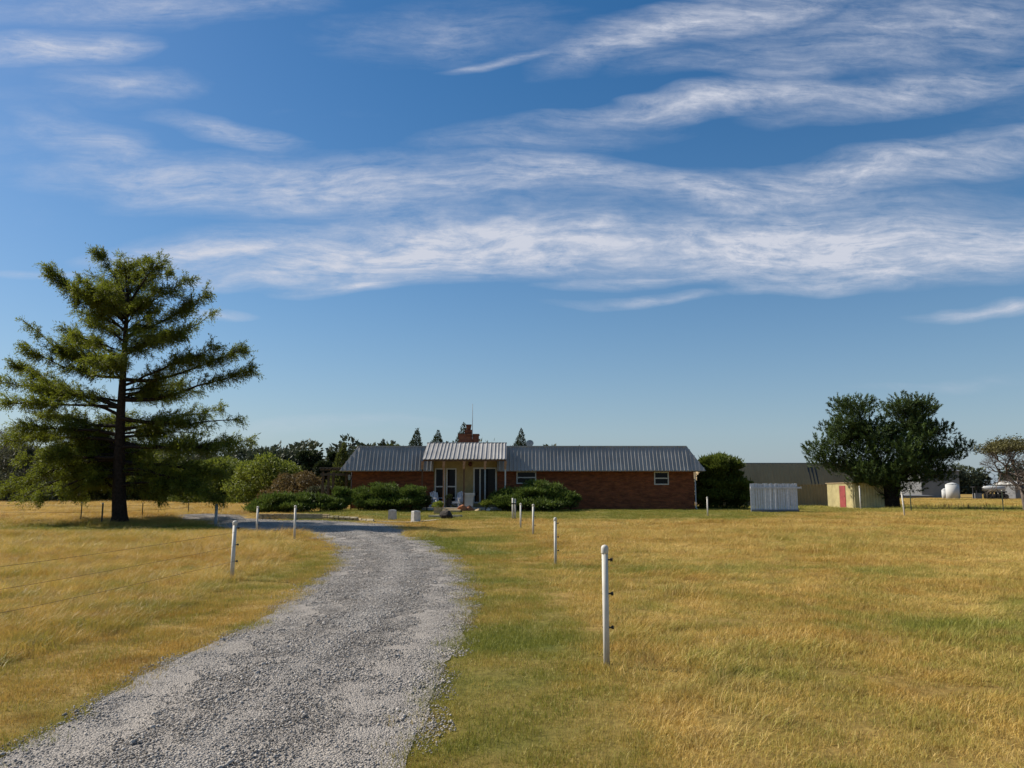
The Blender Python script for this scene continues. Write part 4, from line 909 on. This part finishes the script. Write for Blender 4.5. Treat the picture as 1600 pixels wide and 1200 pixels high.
# chimney
CY = HY+4; ch = MB()
def pb_(a_, b_, c, d, Y): return PX(a_, Y), PX(b_, Y), PZ(d, Y), PZ(c, Y)
x0, x1, z0, z1 = pb_(715.5, 747, 679.5, 700, CY); cho = MB().box(x0, x1, CY, CY+1.0, z0-.3, z1).build('chimney', M['brick2'], house)
MB().box(x0-.05, x1+.05, CY-.05, CY+1.05, z1+.002, z1+.07).build('course', M['brick2'], cho)
x0, x1, _, z2 = pb_(725, 736.5, 671, 679.5, CY); MB().box(x0, x1, CY+.2, CY+.75, z1+.072, z2).build('stack', M['brick2'], cho)
x0, x1, _, z3 = pb_(726.8, 735, 663.5, 671, CY); MB().taper((x0+x1)/2, CY+.47, z2+.002, z3, .14, .19).build('flue_pot', M['brick2'], cho)
MB().box(x0-.02, x1+.02, CY+.25, CY+.69, z3+.002, z3+.035).build('cap', M['darkmetal'], cho)
mx_ = PX(737.6, CY); mm = MB(); mm.tube([(mx_, CY-.08, z1-.3), (mx_, CY-.08, PZ(631, CY))], [.028, .018], 6)
antenna = thing('roof_mast', 'thin grey antenna mast standing beside the brick chimney', 'mast', (mx_, CY-.08, zr)); mm.build('mast', M['greypost'], antenna)
MB().box(mx_-.05, mx_+.05, CY-.12, CY-.06, z1-.12, z1-.06).build('clamp', M['darkmetal'], antenna)
# satellite dish
dY = HY+2.5; dxx = PX(828, dY); dzz = PZ(692.5, dY); dish = thing('satellite_dish', 'small grey satellite dish on the roof beside the right cypress', 'satellite dish', (dxx, dY, zr))
db = MB(); k = 14; V = [(dxx, dY+.10, dzz)]
for j in range(k): a_ = 2*math.pi*j/k; V.append((dxx+.26*math.cos(a_), dY-.02, dzz+.22*math.sin(a_)))
V += [(v[0], v[1]+.02, v[2]) for v in V]; Fa = [(0, 1+(j+1) % k, 1+j) for j in range(k)]+[(k+1, k+2+j, k+2+(j+1) % k) for j in range(k)]+[(1+j, 1+(j+1) % k, k+2+(j+1) % k, k+2+j) for j in range(k)]
db.add(V, Fa, True); db.build('dish', M['greypost'], dish); MB().tube([(dxx, dY+.1, dzz), (dxx, dY+.15, zr-.05)], .025, 6).build('arm', M['darkmetal'], dish)
# ------------------------------------------------------------------ pergola left of the house
pgY = 50.2; pg = thing('pergola', 'dark weathered wooden pergola attached to the left end of the house', 'pergola', (PX(522, pgY), pgY, hz))
M['greywood'] = plain('weathered_grey_wood', (.10, .085, .065), .9, .2, 0, .2, 7, .2)
for py_, dy in ((741, -.4), (733, 0), (741, 2.4)):
    a_ = P(500, py_, pgY+dy); b_ = P(547, py_, pgY+dy); MB().box(a_.x, b_.x, pgY+dy, pgY+dy+.06, a_.z-.09, a_.z+.06).build('beam', M['greywood'], pg)
for q in (503, 512, 519.5, 540):
    x = PX(q, pgY); MB().box(x-.07, x+.07, pgY+.08, pgY+.22, hz-.1, PZ(737, pgY)).build('post', M['greywood'], pg)
for i in range(9):
    x = PX(500+i*5.7, pgY); z_ = PZ(735, pgY)+.08; MB().box(x-.03, x+.03, pgY-.35, pgY+2.9, z_, z_+.12).build('rafter', M['greywood'], pg)
# lantern post at the house corner
lp = Vector((PX(549, 46.9), 46.9, 0)); lp.z = Hs(lp.x, lp.y)
ln = thing('lantern_post', 'thin dark lantern post at the left corner of the house', 'lamp post', lp)
MB().tube([lp, (lp.x, lp.y, PZ(738, 46.9))], .03, 8).build('pole', M['darkmetal'], ln)
lz = PZ(747, 46.9); b_ = MB(); b_.taper(lp.x-.14, lp.y, lz-.12, lz+.14, .05, .085); b_.build('lantern', plain('lantern_glass', (.25, .26, .25), .3), ln)
b_ = MB(); b_.taper(lp.x-.14, lp.y, lz+.142, lz+.22, .10, .02); b_.box(lp.x-.14, lp.x-.03, lp.y-.01, lp.y+.01, lz+.225, lz+.245); b_.build('lantern_cap', M['darkmetal'], ln)
# ------------------------------------------------------------------ porch furniture
pf = hz+.16
M['chairw'] = plain('white_chair_paint', (.62, .64, .68), .6)
def adirondack(label, loc, rz, group):
    t_ = thing('garden_chair', label, 'chair', (0, 0, 0), 0, group); m_ = M['chairw']
    for i in range(5): x = -.21+i*.105; MB().hexa([(x-.045, .22, .28), (x+.045, .22, .28), (x+.045, .245, .28), (x-.045, .245, .28)], [(x*1.15-.045, .46, 1.0-abs(i-2)*.045), (x*1.15+.045, .46, 1.0-abs(i-2)*.045), (x*1.15+.045, .485, 1.0-abs(i-2)*.045), (x*1.15-.045, .485, 1.0-abs(i-2)*.045)]).build('back_slat', m_, t_)
    for i in range(5): y = -.30+i*.115; MB().box(-.27, .27, y, y+.10, .37-.02*i, .39-.02*i).build('seat_slat', m_, t_)
    for s_ in (-1, 1):
        MB().box(s_*.30-.025, s_*.30+.025, -.34, -.24, 0, .56).build('leg', m_, t_); MB().beam((s_*.285, -.33, .33), (s_*.285, .52, .05), .03, .12).build('leg', m_, t_)
        MB().box(s_*.33-.07, s_*.33+.07, -.40, .36, .562, .585).build('arm', m_, t_)
    MB().box(-.27, .27, -.345, -.32, .25, .36).build('front_rail', m_, t_)
    MB().box(-.32, .32, .37, .395, .53, .56).build('back_rail', m_, t_)
    t_.location = loc; t_.rotation_euler = (0, 0, rz); return t_
GY = HY-1.0
adirondack('white slatted garden chair at the left, under the french window, turned right', (PX(684, GY), GY, pf), rad(38), 'white garden chairs on the porch')
adirondack('white slatted garden chair next to the tall planter, turned left', (PX(714.5, GY), GY, pf), rad(-30), 'white garden chairs on the porch')
# dark urn with plant
ux = PX(701.5, GY-.3); u_ = thing('urn_planter', 'dark urn with a small plant between the two garden chairs', 'planter', (ux, GY-.3, pf))
MB().tube([(ux, GY-.3, pf), (ux, GY-.3, pf+.05), (ux, GY-.3, pf+.3), (ux, GY-.3, pf+.5), (ux, GY-.3, pf+.52)], [.14, .11, .18, .15, .18], 12).build('urn', M['darkmetal'], u_)
c_, d_ = clump_pts((ux, GY-.3, pf+.6), (.17, .17, .14), 500); leaves('plant', c_, d_+np.array([0, 0, .5]), .1, .03, M['cedar'], u_, R.random(500))
# white planter
wx = PX(733, GY-.4); wy = GY-.4; u_ = thing('white_planter', 'tall square white planter with thick rim beside the sliding door', 'planter', (wx, wy, pf))
MB().taper(wx, wy, pf, pf+.72, .24, .31).build('pot', M['whitewood'], u_); MB().taper(wx, wy, pf+.722, pf+.88, .36, .36).build('rim', M['whitewood'], u_)
# steps, slabs and rocks
def gp(px, py): return G(px, py)
st = thing('stone_steps', 'two broad stone steps leading up to the porch', 'steps', (PX(704, 46.3), 46.3, hz))
MB().box(PX(691, 46.2), PX(716, 46.2), 46.0, 46.99, hz-.1, hz+.15).build('step', M['sand'], st)
MB().box(PX(690, 45.4), PX(720, 45.4), 44.7, 45.99, hz-.2, hz+.08).build('step', M['sand'], st)
g_ = gp(695, 808); sl_ = thing('stone_slab', 'flat stone slab laid in the lawn before the steps', 'slab', g_)
s_ = MB(); s_.hexa([(g_.x-.85, g_.y-.25, g_.z-.1), (g_.x+.75, g_.y-.1, g_.z-.1), (g_.x+.9, g_.y+.5, g_.z-.1), (g_.x-.5, g_.y+.5, g_.z-.1)], [(g_.x-.83, g_.y-.23, g_.z+.10), (g_.x+.73, g_.y-.08, g_.z+.11), (g_.x+.88, g_.y+.48, g_.z+.1), (g_.x-.48, g_.y+.48, g_.z+.1)]); s_.build('slab', M['edging'], sl_)
def rock_thing(label, px, py, wpx, hpx, mt, seed, name='boulder', cat='rock', Y=None):
    g_ = gp(px, py) if Y is None else Vector((PX(px, Y), Y, Hs(PX(px, Y), Y))); s_ = g_.y/F; o = MB().rock((g_.x, g_.y, g_.z+hpx*s_*.40), (wpx*s_/2*1.2, wpx*s_/2, hpx*s_*.66), seed).build(name, mt)
    return tag(o, label, cat)
rock_thing('dark rough lava like rock in front of the porch steps', 698, 810, 20, 13, M['darkrock'], 3)
rock_thing('large reddish boulder at the foot of the white planter', 723, 794, 15, 10, M['sandb'], 4, Y=46.0)
rock_thing('smaller reddish boulder right of the large one', 735, 794, 11, 9, M['sandb'], 5, Y=46.0)
rock_thing('low pale stone near the sliding door', 748, 795, 12, 4, M['sand'], 6, Y=46.2)
rock_thing('small grey stone by the little plant', 763, 795, 8, 5, M['concrete'], 8, Y=45.9)
g_ = gp(684, 803); bp_ = thing('stone_pot', 'pale square stone pot with a green plant beside the steps', 'planter', g_)
MB().taper(g_.x, g_.y+.2, g_.z-.02, g_.z+.36, .21, .23).build('pot', M['sand'], bp_)
c_, d_ = clump_pts((g_.x, g_.y+.2, g_.z+.48), (.24, .22, .15), 900); leaves('plant', c_, d_+np.array([0, 0, .6]), .1, .03, M['bright'], bp_, R.random(900))
# two pale blocks at the drive
for (px, py, w_, h_, lab, rz, mtn) in ((611.8, 812.5, 6.2, 15, 'square pale grey concrete block nearer the stone border', .05, 'concrete'), (648.5, 815.5, 7, 16.5, 'six sided pale concrete block right of the square one', .5, 'concrete')):
    g_ = gp(px, py); s_ = g_.y/F; o_ = thing('concrete_block', lab, 'block', g_, 0, 'pale concrete blocks by the drive')
    n_ = 4 if rz < .2 else 6; r_ = w_*s_*(1.35 if n_ == 4 else 1.1); mb = MB(); a0 = math.pi/4 if n_ == 4 else .28
    ring = lambda q, z_: [(g_.x+q*math.cos(a0+2*math.pi*j/n_+rz*0), g_.y+.25+q*math.sin(a0+2*math.pi*j/n_), z_) for j in range(n_)]
    V = ring(r_*1.0, g_.z-.05)+ring(r_*.93, g_.z+h_*s_-.03)+ring(r_*.86, g_.z+h_*s_); Fa = []
    for q in range(2): Fa += [(q*n_+j, q*n_+(j+1) % n_, (q+1)*n_+(j+1) % n_, (q+1)*n_+j) for j in range(n_)]
    mb.add(V, Fa+[tuple(2*n_+j for j in range(n_))]); mb.build('body', M[mtn], o_)
    MB().taper(g_.x, g_.y+.25, g_.z+h_*s_+.001, g_.z+h_*s_+.02, r_*.4, r_*.38).build('lid', M[mtn], o_)
# edging slabs
edg = thing('stone_edging', 'pale flat edging stones between drive and lawn', 'edging', gp(630, 815))
ep = [gp(a_, b_) for a_, b_ in ((590, 815.5), (612, 816), (640, 816.5), (660, 815), (684, 812.5))]
for a_, b_ in zip(ep[:-1], ep[1:]):
    for i in range(3):
        p_ = a_.lerp(b_, i/3+.01); q_ = a_.lerp(b_, (i+1)/3-.012); MB().beam((p_.x, p_.y, Hs(p_.x, p_.y)+.0), (q_.x, q_.y, Hs(q_.x, q_.y)+.0), .22+.05*R.random(), .07).build('stone', M['edging'], edg)
# dry stone wall
sw_ = thing('stone_wall', 'low dry stone border wall of tan stones beside the gravel turnaround', 'wall', WALL[2])
def wall_at(px): return np.interp(px, [a_ for a_, b_ in WPX], wxs), np.interp(px, [a_ for a_, b_ in WPX], wys)
for row in range(4):
    px = 402+R.uniform(0, 4)
    while px < 584:
        hmax = .29 if px < 505 else (.23 if px < 560 else .12)
        wq = R.uniform(.16, .42); x_, y_ = wall_at(px); zb = float(H0(x_, y_))-.03+row*.075
        if row*.075 < hmax-.04:
            th = R.uniform(.06, .085); x2 = x_+wq; y2 = float(np.interp(x2, wxs, wys)); top = row*.075+.08 > hmax-.04
            ov = .05 if top and 508 < px < 560 else 0; j = lambda: R.uniform(-.015, .015)
            MB().hexa([(x_, y_-.06+j()-ov, zb), (x2-.012, y2-.06+j()-ov, zb), (x2-.012, y2+.22, zb), (x_, y_+.22, zb)], [(x_+j()*.5, y_-.05+j()-ov, zb+th), (x2-.015+j()*.5, y2-.05+j()-ov, zb+th+j()*.4), (x2-.012, y2+.22, zb+th), (x_, y_+.22, zb+th)]).build('stone', M['edging'] if top and px > 505 else M['sand'], sw_)
        px += (wq+.006)*F/39
# ------------------------------------------------------------------ posts
white_posts = []
def insul(mb, x, y, z, s_=1):
    mb.tube([(x, y, z), (x+.022*s_, y, z)], .007, 6); mb.tube([(x+.020*s_, y, z), (x+.024*s_, y, z), (x+.032*s_, y, z), (x+.036*s_, y, z)], [.010, .020, .012, .019], 8); mb.tube([(x+.036*s_, y, z), (x+.044*s_, y, z)], [.021, .014], 8)
def white_post():
    t_ = thing('fence_post', 'x', 'fence post', (0, 0, 0))
    MB().tube([(0, 0, -.25), (0, 0, 1.0)], .0295, 18).build('shaft', M['pvc'], t_)
    MB().tube([(0, 0, .985), (0, 0, .99), (0, 0, 1.035), (0, 0, 1.048), (0, 0, 1.058), (0, 0, 1.064)], [.0335, .035, .035, .031, .021, .004], 18).build('cap', M['pvc'], t_)
    for z_ in (.93, .63, .335):
        mb = MB(); insul(mb, .029, -.003, z_); mb.build('insulator', M['black'], t_)
        mb = MB(); mb.tube([(-.031, 0, z_), (-.036, 0, z_)], .004, 6); mb.build('screw', M['darkmetal'], t_)
    return t_
wp0 = white_post(); GP = 'white pvc fence posts'
POSTS = [(948, 1041, 862, 0, 'nearest and largest white fence post, with three black insulators, in the right foreground'),
 (868, 884, 811, 0, 'white fence post second nearest in the right row'), (833, 836, 789, 0, 'thin white fence post third in the right row'),
 (813.5, 825, 787, 0, 'thin white fence post between the double post and the third post'), (362, 906, 817, 0, 'white fence post carrying the wires left of the drive, nearest on that side'),
 (460, 843, 791, 0, 'white fence post standing on the grass tip inside the drive bend'), (401, 833, 792, 0, 'white fence post at the drive, in front of the low juniper'),
 (1106, 806, 777, 0, 'white fence post in front of the vine covered bush'), (1345, 796, 760, 0, 'white post with wide cap in front of the cream shed'), (1413.5, 806, 770, -4, 'leaning white fence post right of the pine trunk')]
PP = {}
for i, (px, py, pt, lean, lab) in enumerate(POSTS):
    o = wp0 if i == 0 else copy_tree(wp0); g_ = gp(px, py); g_.z = Hs(g_.x, g_.y); o.location = g_; d = g_.y
    hh = (py-pt)*d/F; o.scale = (1.05 if i else 1, 1.05 if i else 1, hh/1.064); o.rotation_euler = (rad(R.uniform(-.6, .6)), rad(lean+R.uniform(-.5, .5)), rad(R.uniform(-8, 8)) if i else 0)
    if i > 1: o.scale.x = o.scale.y = 1.25
    tag(o, lab, 'fence post', GP); PP[px] = (g_, hh)
# double post
g_ = gp(803, 811); dp = thing('double_post', 'thick white double post farthest in the right row', 'fence post', g_, 0, GP); h_ = 32*g_.y/F
MB().tube([(g_.x-.06, g_.y, g_.z-.2), (g_.x-.06, g_.y, g_.z+h_)], .045, 10).build('shaft', M['pvc'], dp); MB().tube([(g_.x+.06, g_.y+.03, g_.z-.2), (g_.x+.06, g_.y+.03, g_.z+h_*.96)], .045, 10).build('shaft', M['pvc'], dp)
MB().box(g_.x-.12, g_.x+.12, g_.y-.05, g_.y-.048+.012, g_.z+h_*.70, g_.z+h_*.76).build('band', M['darkmetal'], dp)
# far-left posts
def tpost(px, py, pt, lab, mt='tpost', r_=.022, square=False, lean=0):
    g_ = gp(px, py); h_ = (py-pt)*g_.y/F; t_ = thing('steel_post' if not square else 'wooden_post', lab, 'fence post', g_, 0, 'steel fence posts in the far fields' if not square else None)
    mb = MB()
    if square: mb.tube([(0+g_.x, g_.y, g_.z-.2), (g_.x+lean, g_.y, g_.z+h_)], .07, 8)
    else: mb.box(g_.x-r_, g_.x+r_, g_.y-.006, g_.y+.006, g_.z-.2, g_.z+h_); mb.box(g_.x-.006, g_.x+.006, g_.y-.04, g_.y-.0065, g_.z-.2, g_.z+h_)
    mb.build('stake', M[mt], t_)
    if not square: MB().box(g_.x-r_*1.05, g_.x+r_*1.05, g_.y-.045, g_.y+.012, g_.z+h_+.001, g_.z+h_+.05).build('tip', M['whitewood'], t_)
    return g_, h_
TP = [tpost(158.6, 820, 788, 'green steel post just left of the conifer trunk', r_=.035), tpost(126, 815, 787, 'thin steel post second left of the conifer trunk'), tpost(222, 808, 787, 'thin steel post just right of the conifer trunk'), tpost(294, 803, 783, 'thin steel post beside the end of the gravel')]
tpost(348.5, 798, 781, 'thin pale post behind the gravel turnaround', 'greypost'); tpost(393, 787, 777, 'small pale post at the left tip of the low juniper', 'greypost'); tpost(1424, 800, 766, 'dark steel post right of the leaning white post', r_=.03); tpost(1568, 800, 768, 'dark steel post near the bare tree', r_=.03)
gq, hq = tpost(337, 819, 788, 'blue grey round wooden post at the edge of the conifer shadow', 'greypost', square=True)
# wires
def wire(label, pts, r_=.0035, group=None):
    mb = MB(); 
    for a_, b_ in zip(pts[:-1], pts[1:]):
        a_ = Vector(a_); b_ = Vector(b_); n_ = 8; L_ = (b_-a_).length; mb.tube([a_.lerp(b_, i/n_)-Vector((0, 0, .006*L_*math.sin(math.pi*i/n_))) for i in range(n_+1)], r_, 4)
    return tag(mb.build('fence_wire', M['wire']), label, 'wire', group)
a_, hh = PP[362]; nb = Vector((-6.3, 4.4, 0))
for f_, lab in ((.80, 'top strand of the fence wire left of the drive'), (.56, 'middle strand of the fence wire left of the drive'), (.31, 'lowest strand of the fence wire left of the drive')):
    wire(lab, [(nb.x, nb.y, f_*1.04), (a_.x+.03, a_.y, a_.z+f_*hh), (gq.x, gq.y-.08, gq.z+f_*hq)], .0021, 'wires left of the drive')
for f_, lab in ((.85, 'upper wire between the steel posts behind the conifer'), (.5, 'lower wire between the steel posts behind the conifer')):
    wire(lab, [(-34, 40, .3+f_*.9)]+[(p_.x, p_.y-.05, p_.z+h_*f_) for p_, h_ in (TP[1], TP[2], TP[3])], .006, 'wires behind the conifer')
yR = 49; wire('thin wire across the right field between the dark steel posts', [(PX(1424, 42), 42, 1.15), (PX(1568, 42), 42, 1.15), (40, 42, 1.15)], .006)
# ------------------------------------------------------------------ white board fence right of house
fY = 45.5; bf = thing('board_fence', 'whitewashed vertical board fence with a top rail right of the house', 'fence', (PX(1210, fY), fY, Hs(PX(1210, fY), fY)))
x0, x1 = PX(1172, fY), PX(1246, fY); n_ = 19
for i in range(n_):
    a_ = x0+(x1-x0)*i/n_; zt_ = PZ(755.5, fY)+R.uniform(-.02, .02); zb = Hs(a_, fY); mb = MB(); yw = fY+R.uniform(-.012, .012); ang = R.uniform(-.02, .03)
    mb.hexa([(a_+.006, yw, zb-.02), (a_+(x1-x0)/n_-.010, yw+ang, zb-.02), (a_+(x1-x0)/n_-.010, yw+ang+.02, zb-.02), (a_+.006, yw+.02, zb-.02)], [(a_+.006, yw, zt_), (a_+(x1-x0)/n_-.010, yw+ang, zt_), (a_+(x1-x0)/n_-.010, yw+ang+.02, zt_), (a_+.006, yw+.02, zt_)]); mb.build('board', M['bluewhite'], bf)
zz = PZ(762, fY); MB().box(x0, x1+.16, fY-.085, fY-.035, zz-.05, zz+.05).build('rail', M['bluewhite'], bf)
MB().box(x0, x1+.02, fY-.08, fY-.035, Hs(x0, fY)+.0, Hs(x0, fY)+.14).build('kickboard', M['greysteel'], bf)
MB().box(x1+.17, x1+.22, fY-.09, fY-.03, zz-.06, zz+.06).build('cap', M['whitewood'], bf)
# ------------------------------------------------------------------ olive barn
bY = 60.; bn = thing('steel_barn', 'long olive brown ribbed steel barn behind the board fence', 'barn', (PX(1250, bY), bY, hz))
bx0, bx1 = PX(1120, bY), PX(1352, bY); ez = PZ(757.5, bY); rz_ = PZ(724.5, bY+.60)
npn = 15
for i in range(npn):
    a_ = bx0+(bx1-bx0)*i/npn+.0015; b_ = bx0+(bx1-bx0)*(i+1)/npn-.0015
    ribbed_panel((a_, bY, hz-.1), (b_, bY, hz-.1), (a_, bY, ez), (b_, bY, ez), 3, .03, .035).build('wall_panel', M['olive'], bn)
    if i < 15: 
        o = ribbed_panel((a_, bY-.06, ez+.004), (b_, bY-.06, ez+.004), (a_, bY+.60, rz_), (b_, bY+.60, rz_), 3, .018, .035).build('roof_panel', M['olive'], bn)
MB().box(bx0-.02, bx1, bY+.60, bY+.608, rz_-.06, rz_+.07).build('ridge_cap', M['greysteel'], bn)
bk = MB(); bk.add([(bx0, bY+2.0, rz_-.05), (bx1, bY+2.0, rz_-.05), (bx1, bY+9, rz_-.4), (bx0, bY+9, rz_-.4), (bx0, bY+2.0, rz_-.15), (bx1, bY+2.0, rz_-.15), (bx1, bY+9, rz_-.5), (bx0, bY+9, rz_-.5)], [(0, 1, 2, 3), (7, 6, 5, 4), (0, 4, 5, 1), (1, 5, 6, 2), (2, 6, 7, 3), (3, 7, 4, 0)]); bk.build('rear_roof', M['olive'], bn)
for x_ in (bx0+.02, bx1-.12): MB().add([(x_, bY+.04, hz), (x_, bY+9, hz), (x_, bY+9, rz_-.52), (x_, bY+.56, rz_-.17), (x_, bY+.04, ez-.02), (x_+.1, bY+.04, hz), (x_+.1, bY+9, hz), (x_+.1, bY+9, rz_-.52), (x_+.1, bY+.56, rz_-.17), (x_+.1, bY+.04, ez-.02)], [(0, 4, 3, 2, 1), (5, 6, 7, 8, 9), (0, 1, 6, 5), (1, 2, 7, 6), (2, 3, 8, 7), (3, 4, 9, 8), (4, 0, 5, 9)]).build('end_wall', M['olive'], bn)
for q in (1268, 1273.5, 1279):
    xa = PX(q, bY); nrm = Vector((0, -(rz_-ez), .66)).normalized()*.036; MB().beam(Vector((xa, bY, ez+.05))+nrm, Vector((xa, bY+.50, ez+(rz_-ez)*.82))+nrm, .14, .012).build('skylight', M['olived'], bn)
# cream shed
sY = 51.5; sx0 = PX(1332, sY); sY2 = sx0/((1293-800)/F)/.9907; sx1 = PX(1386, sY); zt0 = PZ(755, sY)
sh = thing('small_shed', 'small cream ribbed steel shed with faded red door under the pine', 'shed', (sx0, sY, hz))
n_ = 5
for i in range(n_):
    y0 = sY+(sY2-sY)*i/n_+.002; y1 = sY+(sY2-sY)*(i+1)/n_-.002
    ribbed_panel((sx0, y1, hz-.05), (sx0, y0, hz-.05), (sx0, y1, zt0), (sx0, y0, zt0), 4, .05, .035).build('wall_panel', M['yellowsteel'], sh)
n_ = 3
for i in range(n_):
    a_ = sx0+(sx1-sx0)*i/n_+.03*(i == 0)+.002; b_ = sx0+(sx1-sx0)*(i+1)/n_-.002
    ribbed_panel((a_, sY, hz-.05), (b_, sY, hz-.05), (a_, sY, zt0), (b_, sY, zt0), 4, .05, .035).build('wall_panel', M['yellowsteel'], sh)
MB().hexa([(sx0-.1, sY-.12, zt0+.002), (sx1+.1, sY-.12, zt0+.002), (sx1+.1, sY2+.1, zt0+.002), (sx0-.1, sY2+.1, zt0+.002)], [(sx0-.1, sY-.12, zt0+.05), (sx1+.1, sY-.12, zt0+.05), (sx1+.1, sY2+.1, zt0+.05), (sx0-.1, sY2+.1, zt0+.05)]).build('roof', M['olive'], sh)
def y_on(px): return sx0/((px-800)/F)/.9907
dr = MB().box(sx0-.075, sx0-.04, y_on(1322), y_on(1313), hz+.02, PZ(759, 53)).build('door', M['reddoor'], sh)
MB().box(sx0-.11, sx0-.077, y_on(1321)-.02, y_on(1321)+.04, hz+.8, hz+.84).build('handle', M['darkmetal'], dr)
MB().box(sx1-.05, sx1, sY+.05, sY2, hz-.05, zt0).build('rear_wall', M['yellowsteel'], sh)
MB().box(sx0+.05, sx1-.06, sY2-.05, sY2, hz-.05, zt0).build('rear_wall', M['yellowsteel'], sh)
# ------------------------------------------------------------------ far buildings and tanks at the right
def fx_(px, Y): return PX(px, Y)
def bldg(name, label, cat, pxa, pxb, ptop, Y, mt, roofm, depth=8, gable=False):
    a_, b_ = fx_(pxa, Y), fx_(pxb, Y); zt_ = PZ(ptop, Y); z0 = .42; o = thing(name, label, cat, ((a_+b_)/2, Y, z0)); n_ = max(2, int((b_-a_)/2.2))
    for i in range(n_): MB().box(a_+(b_-a_)*i/n_+.01, a_+(b_-a_)*(i+1)/n_-.01, Y, Y+.1, z0-.1, zt_).build('wall_panel', M[mt], o)
    MB().box(a_, b_, Y+.11, Y+depth, z0-.1, zt_-.02).build('wall', M[mt], o)
    r_ = MB(); rh = (zt_-z0)*.25; r_.add([(a_-.2, Y-.2, zt_+.01), (b_+.2, Y-.2, zt_+.01), (b_+.2, Y+depth/2, zt_+rh), (a_-.2, Y+depth/2, zt_+rh), (a_-.2, Y+depth+.2, zt_+.01), (b_+.2, Y+depth+.2, zt_+.01)], [(0, 1, 2, 3), (3, 2, 5, 4), (0, 3, 4), (1, 5, 2), (0, 4, 5, 1)]); r_.build('roof', M[roofm], o); return o
bldg('far_shed', 'large plain grey shed behind the pine, taller than the tanks', 'shed', 1440, 1500, 736, 118, 'greysteel', 'greysteel')
bldg('far_shed', 'low long white roofed shed seen between the pine trunk and the tanks', 'shed', 1402, 1456, 774.5, 110, 'greysteel', 'greysteel', 6)
bldg('far_shed', 'small pale shed beside the trunk of the bare tree', 'shed', 1586, 1604, 757, 100, 'greysteel', 'tank', 4)
def tank(label, px, w_, top, Y, horiz=False):
    x = fx_(px, Y); z0 = .42; zt_ = PZ(top, Y); r_ = w_*Y/F/2; o = thing('storage_tank', label, 'tank', (x, Y, z0), 0, 'white storage tanks in the far yard')
    MB().tube([(x, Y, z0-.05), (x, Y, zt_-.25)], r_, 20).build('shell', M['tank'], o); MB().tube([(x, Y, zt_-.249), (x, Y, zt_-.1), (x, Y, zt_)], [r_*1.01, r_*.6, .08], 20).build('lid', M['tank'], o); return o
tank('white upright tank, taller and farther right of the two', 1488, 19, 754, 100); tank('white upright tank, smaller one on the left', 1476, 9, 763, 104)
# machinery
mY = 100; m0 = thing('tanker_trailer', 'long white tank on a dark frame parked in the far yard', 'trailer', (fx_(1550, mY), mY, .42))
a_, b_ = fx_(1535, mY), fx_(1571, mY); zc = PZ(763.5, mY); MB().tube([(a_, mY, zc), (a_+.15, mY, zc), (b_-.15, mY, zc), (b_, mY, zc)], [.1, .32, .32, .1], 14).build('tank', M['tank'], m0)
MB().box(a_, b_, mY-.3, mY+.3, zc-.5, zc-.34).build('frame', M['darkmetal'], m0)
for q in range(6):
    x = a_+(b_-a_)*(q+.5)/6; MB().tube([(x, mY-.45, .42+.34), (x, mY-.25, .42+.34)], .34, 14).build('wheel', M['black'], m0); MB().box(x-.05, x+.05, mY-.2, mY+.2, .76, zc-.502).build('strut', M['darkmetal'], m0)
hp = thing('feed_rack', 'dark open steel rack left of the tanker trailer', 'rack', (fx_(1526, mY), mY, .42))
for q in (1520.5, 1526, 1532): MB().box(fx_(q, mY)-.07, fx_(q, mY)+.07, mY-.07, mY+.07, .4, PZ(761.5, mY)).build('post', M['darkmetal'], hp)
MB().box(fx_(1520, mY), fx_(1533, mY), mY-.5, mY+.5, PZ(761.5, mY)+.002, PZ(760.2, mY)).build('roof', M['darkmetal'], hp)
MB().box(fx_(1520.8, mY), fx_(1531.6, mY), mY-.3, mY+.3, .42, 1.2).build('bin', M['greysteel'], hp)
# dry weeds in the right field edge
def weeds(label, px, py, n_, h_, w_):
    g_ = gp(px, py); c = np.stack([g_.x+R.normal(0, w_, n_), g_.y+R.normal(0, w_, n_), np.full(n_, g_.z)], 1); d = R.normal(0, .3, (n_, 3))+np.array([0, 0, 1.])
    o = leaves('dry_weeds', c, d, R.uniform(.5, 1, n_)*h_, .02, M['straw'], None, R.random(n_), 'stuff'); return o
weeds('w', 1500, 795, 160, .55, 2.0); weeds('w', 1455, 796, 90, .6, 1.2)
print('tris approx', sum(len(m.polygons)*2 for m in bpy.data.meshes))
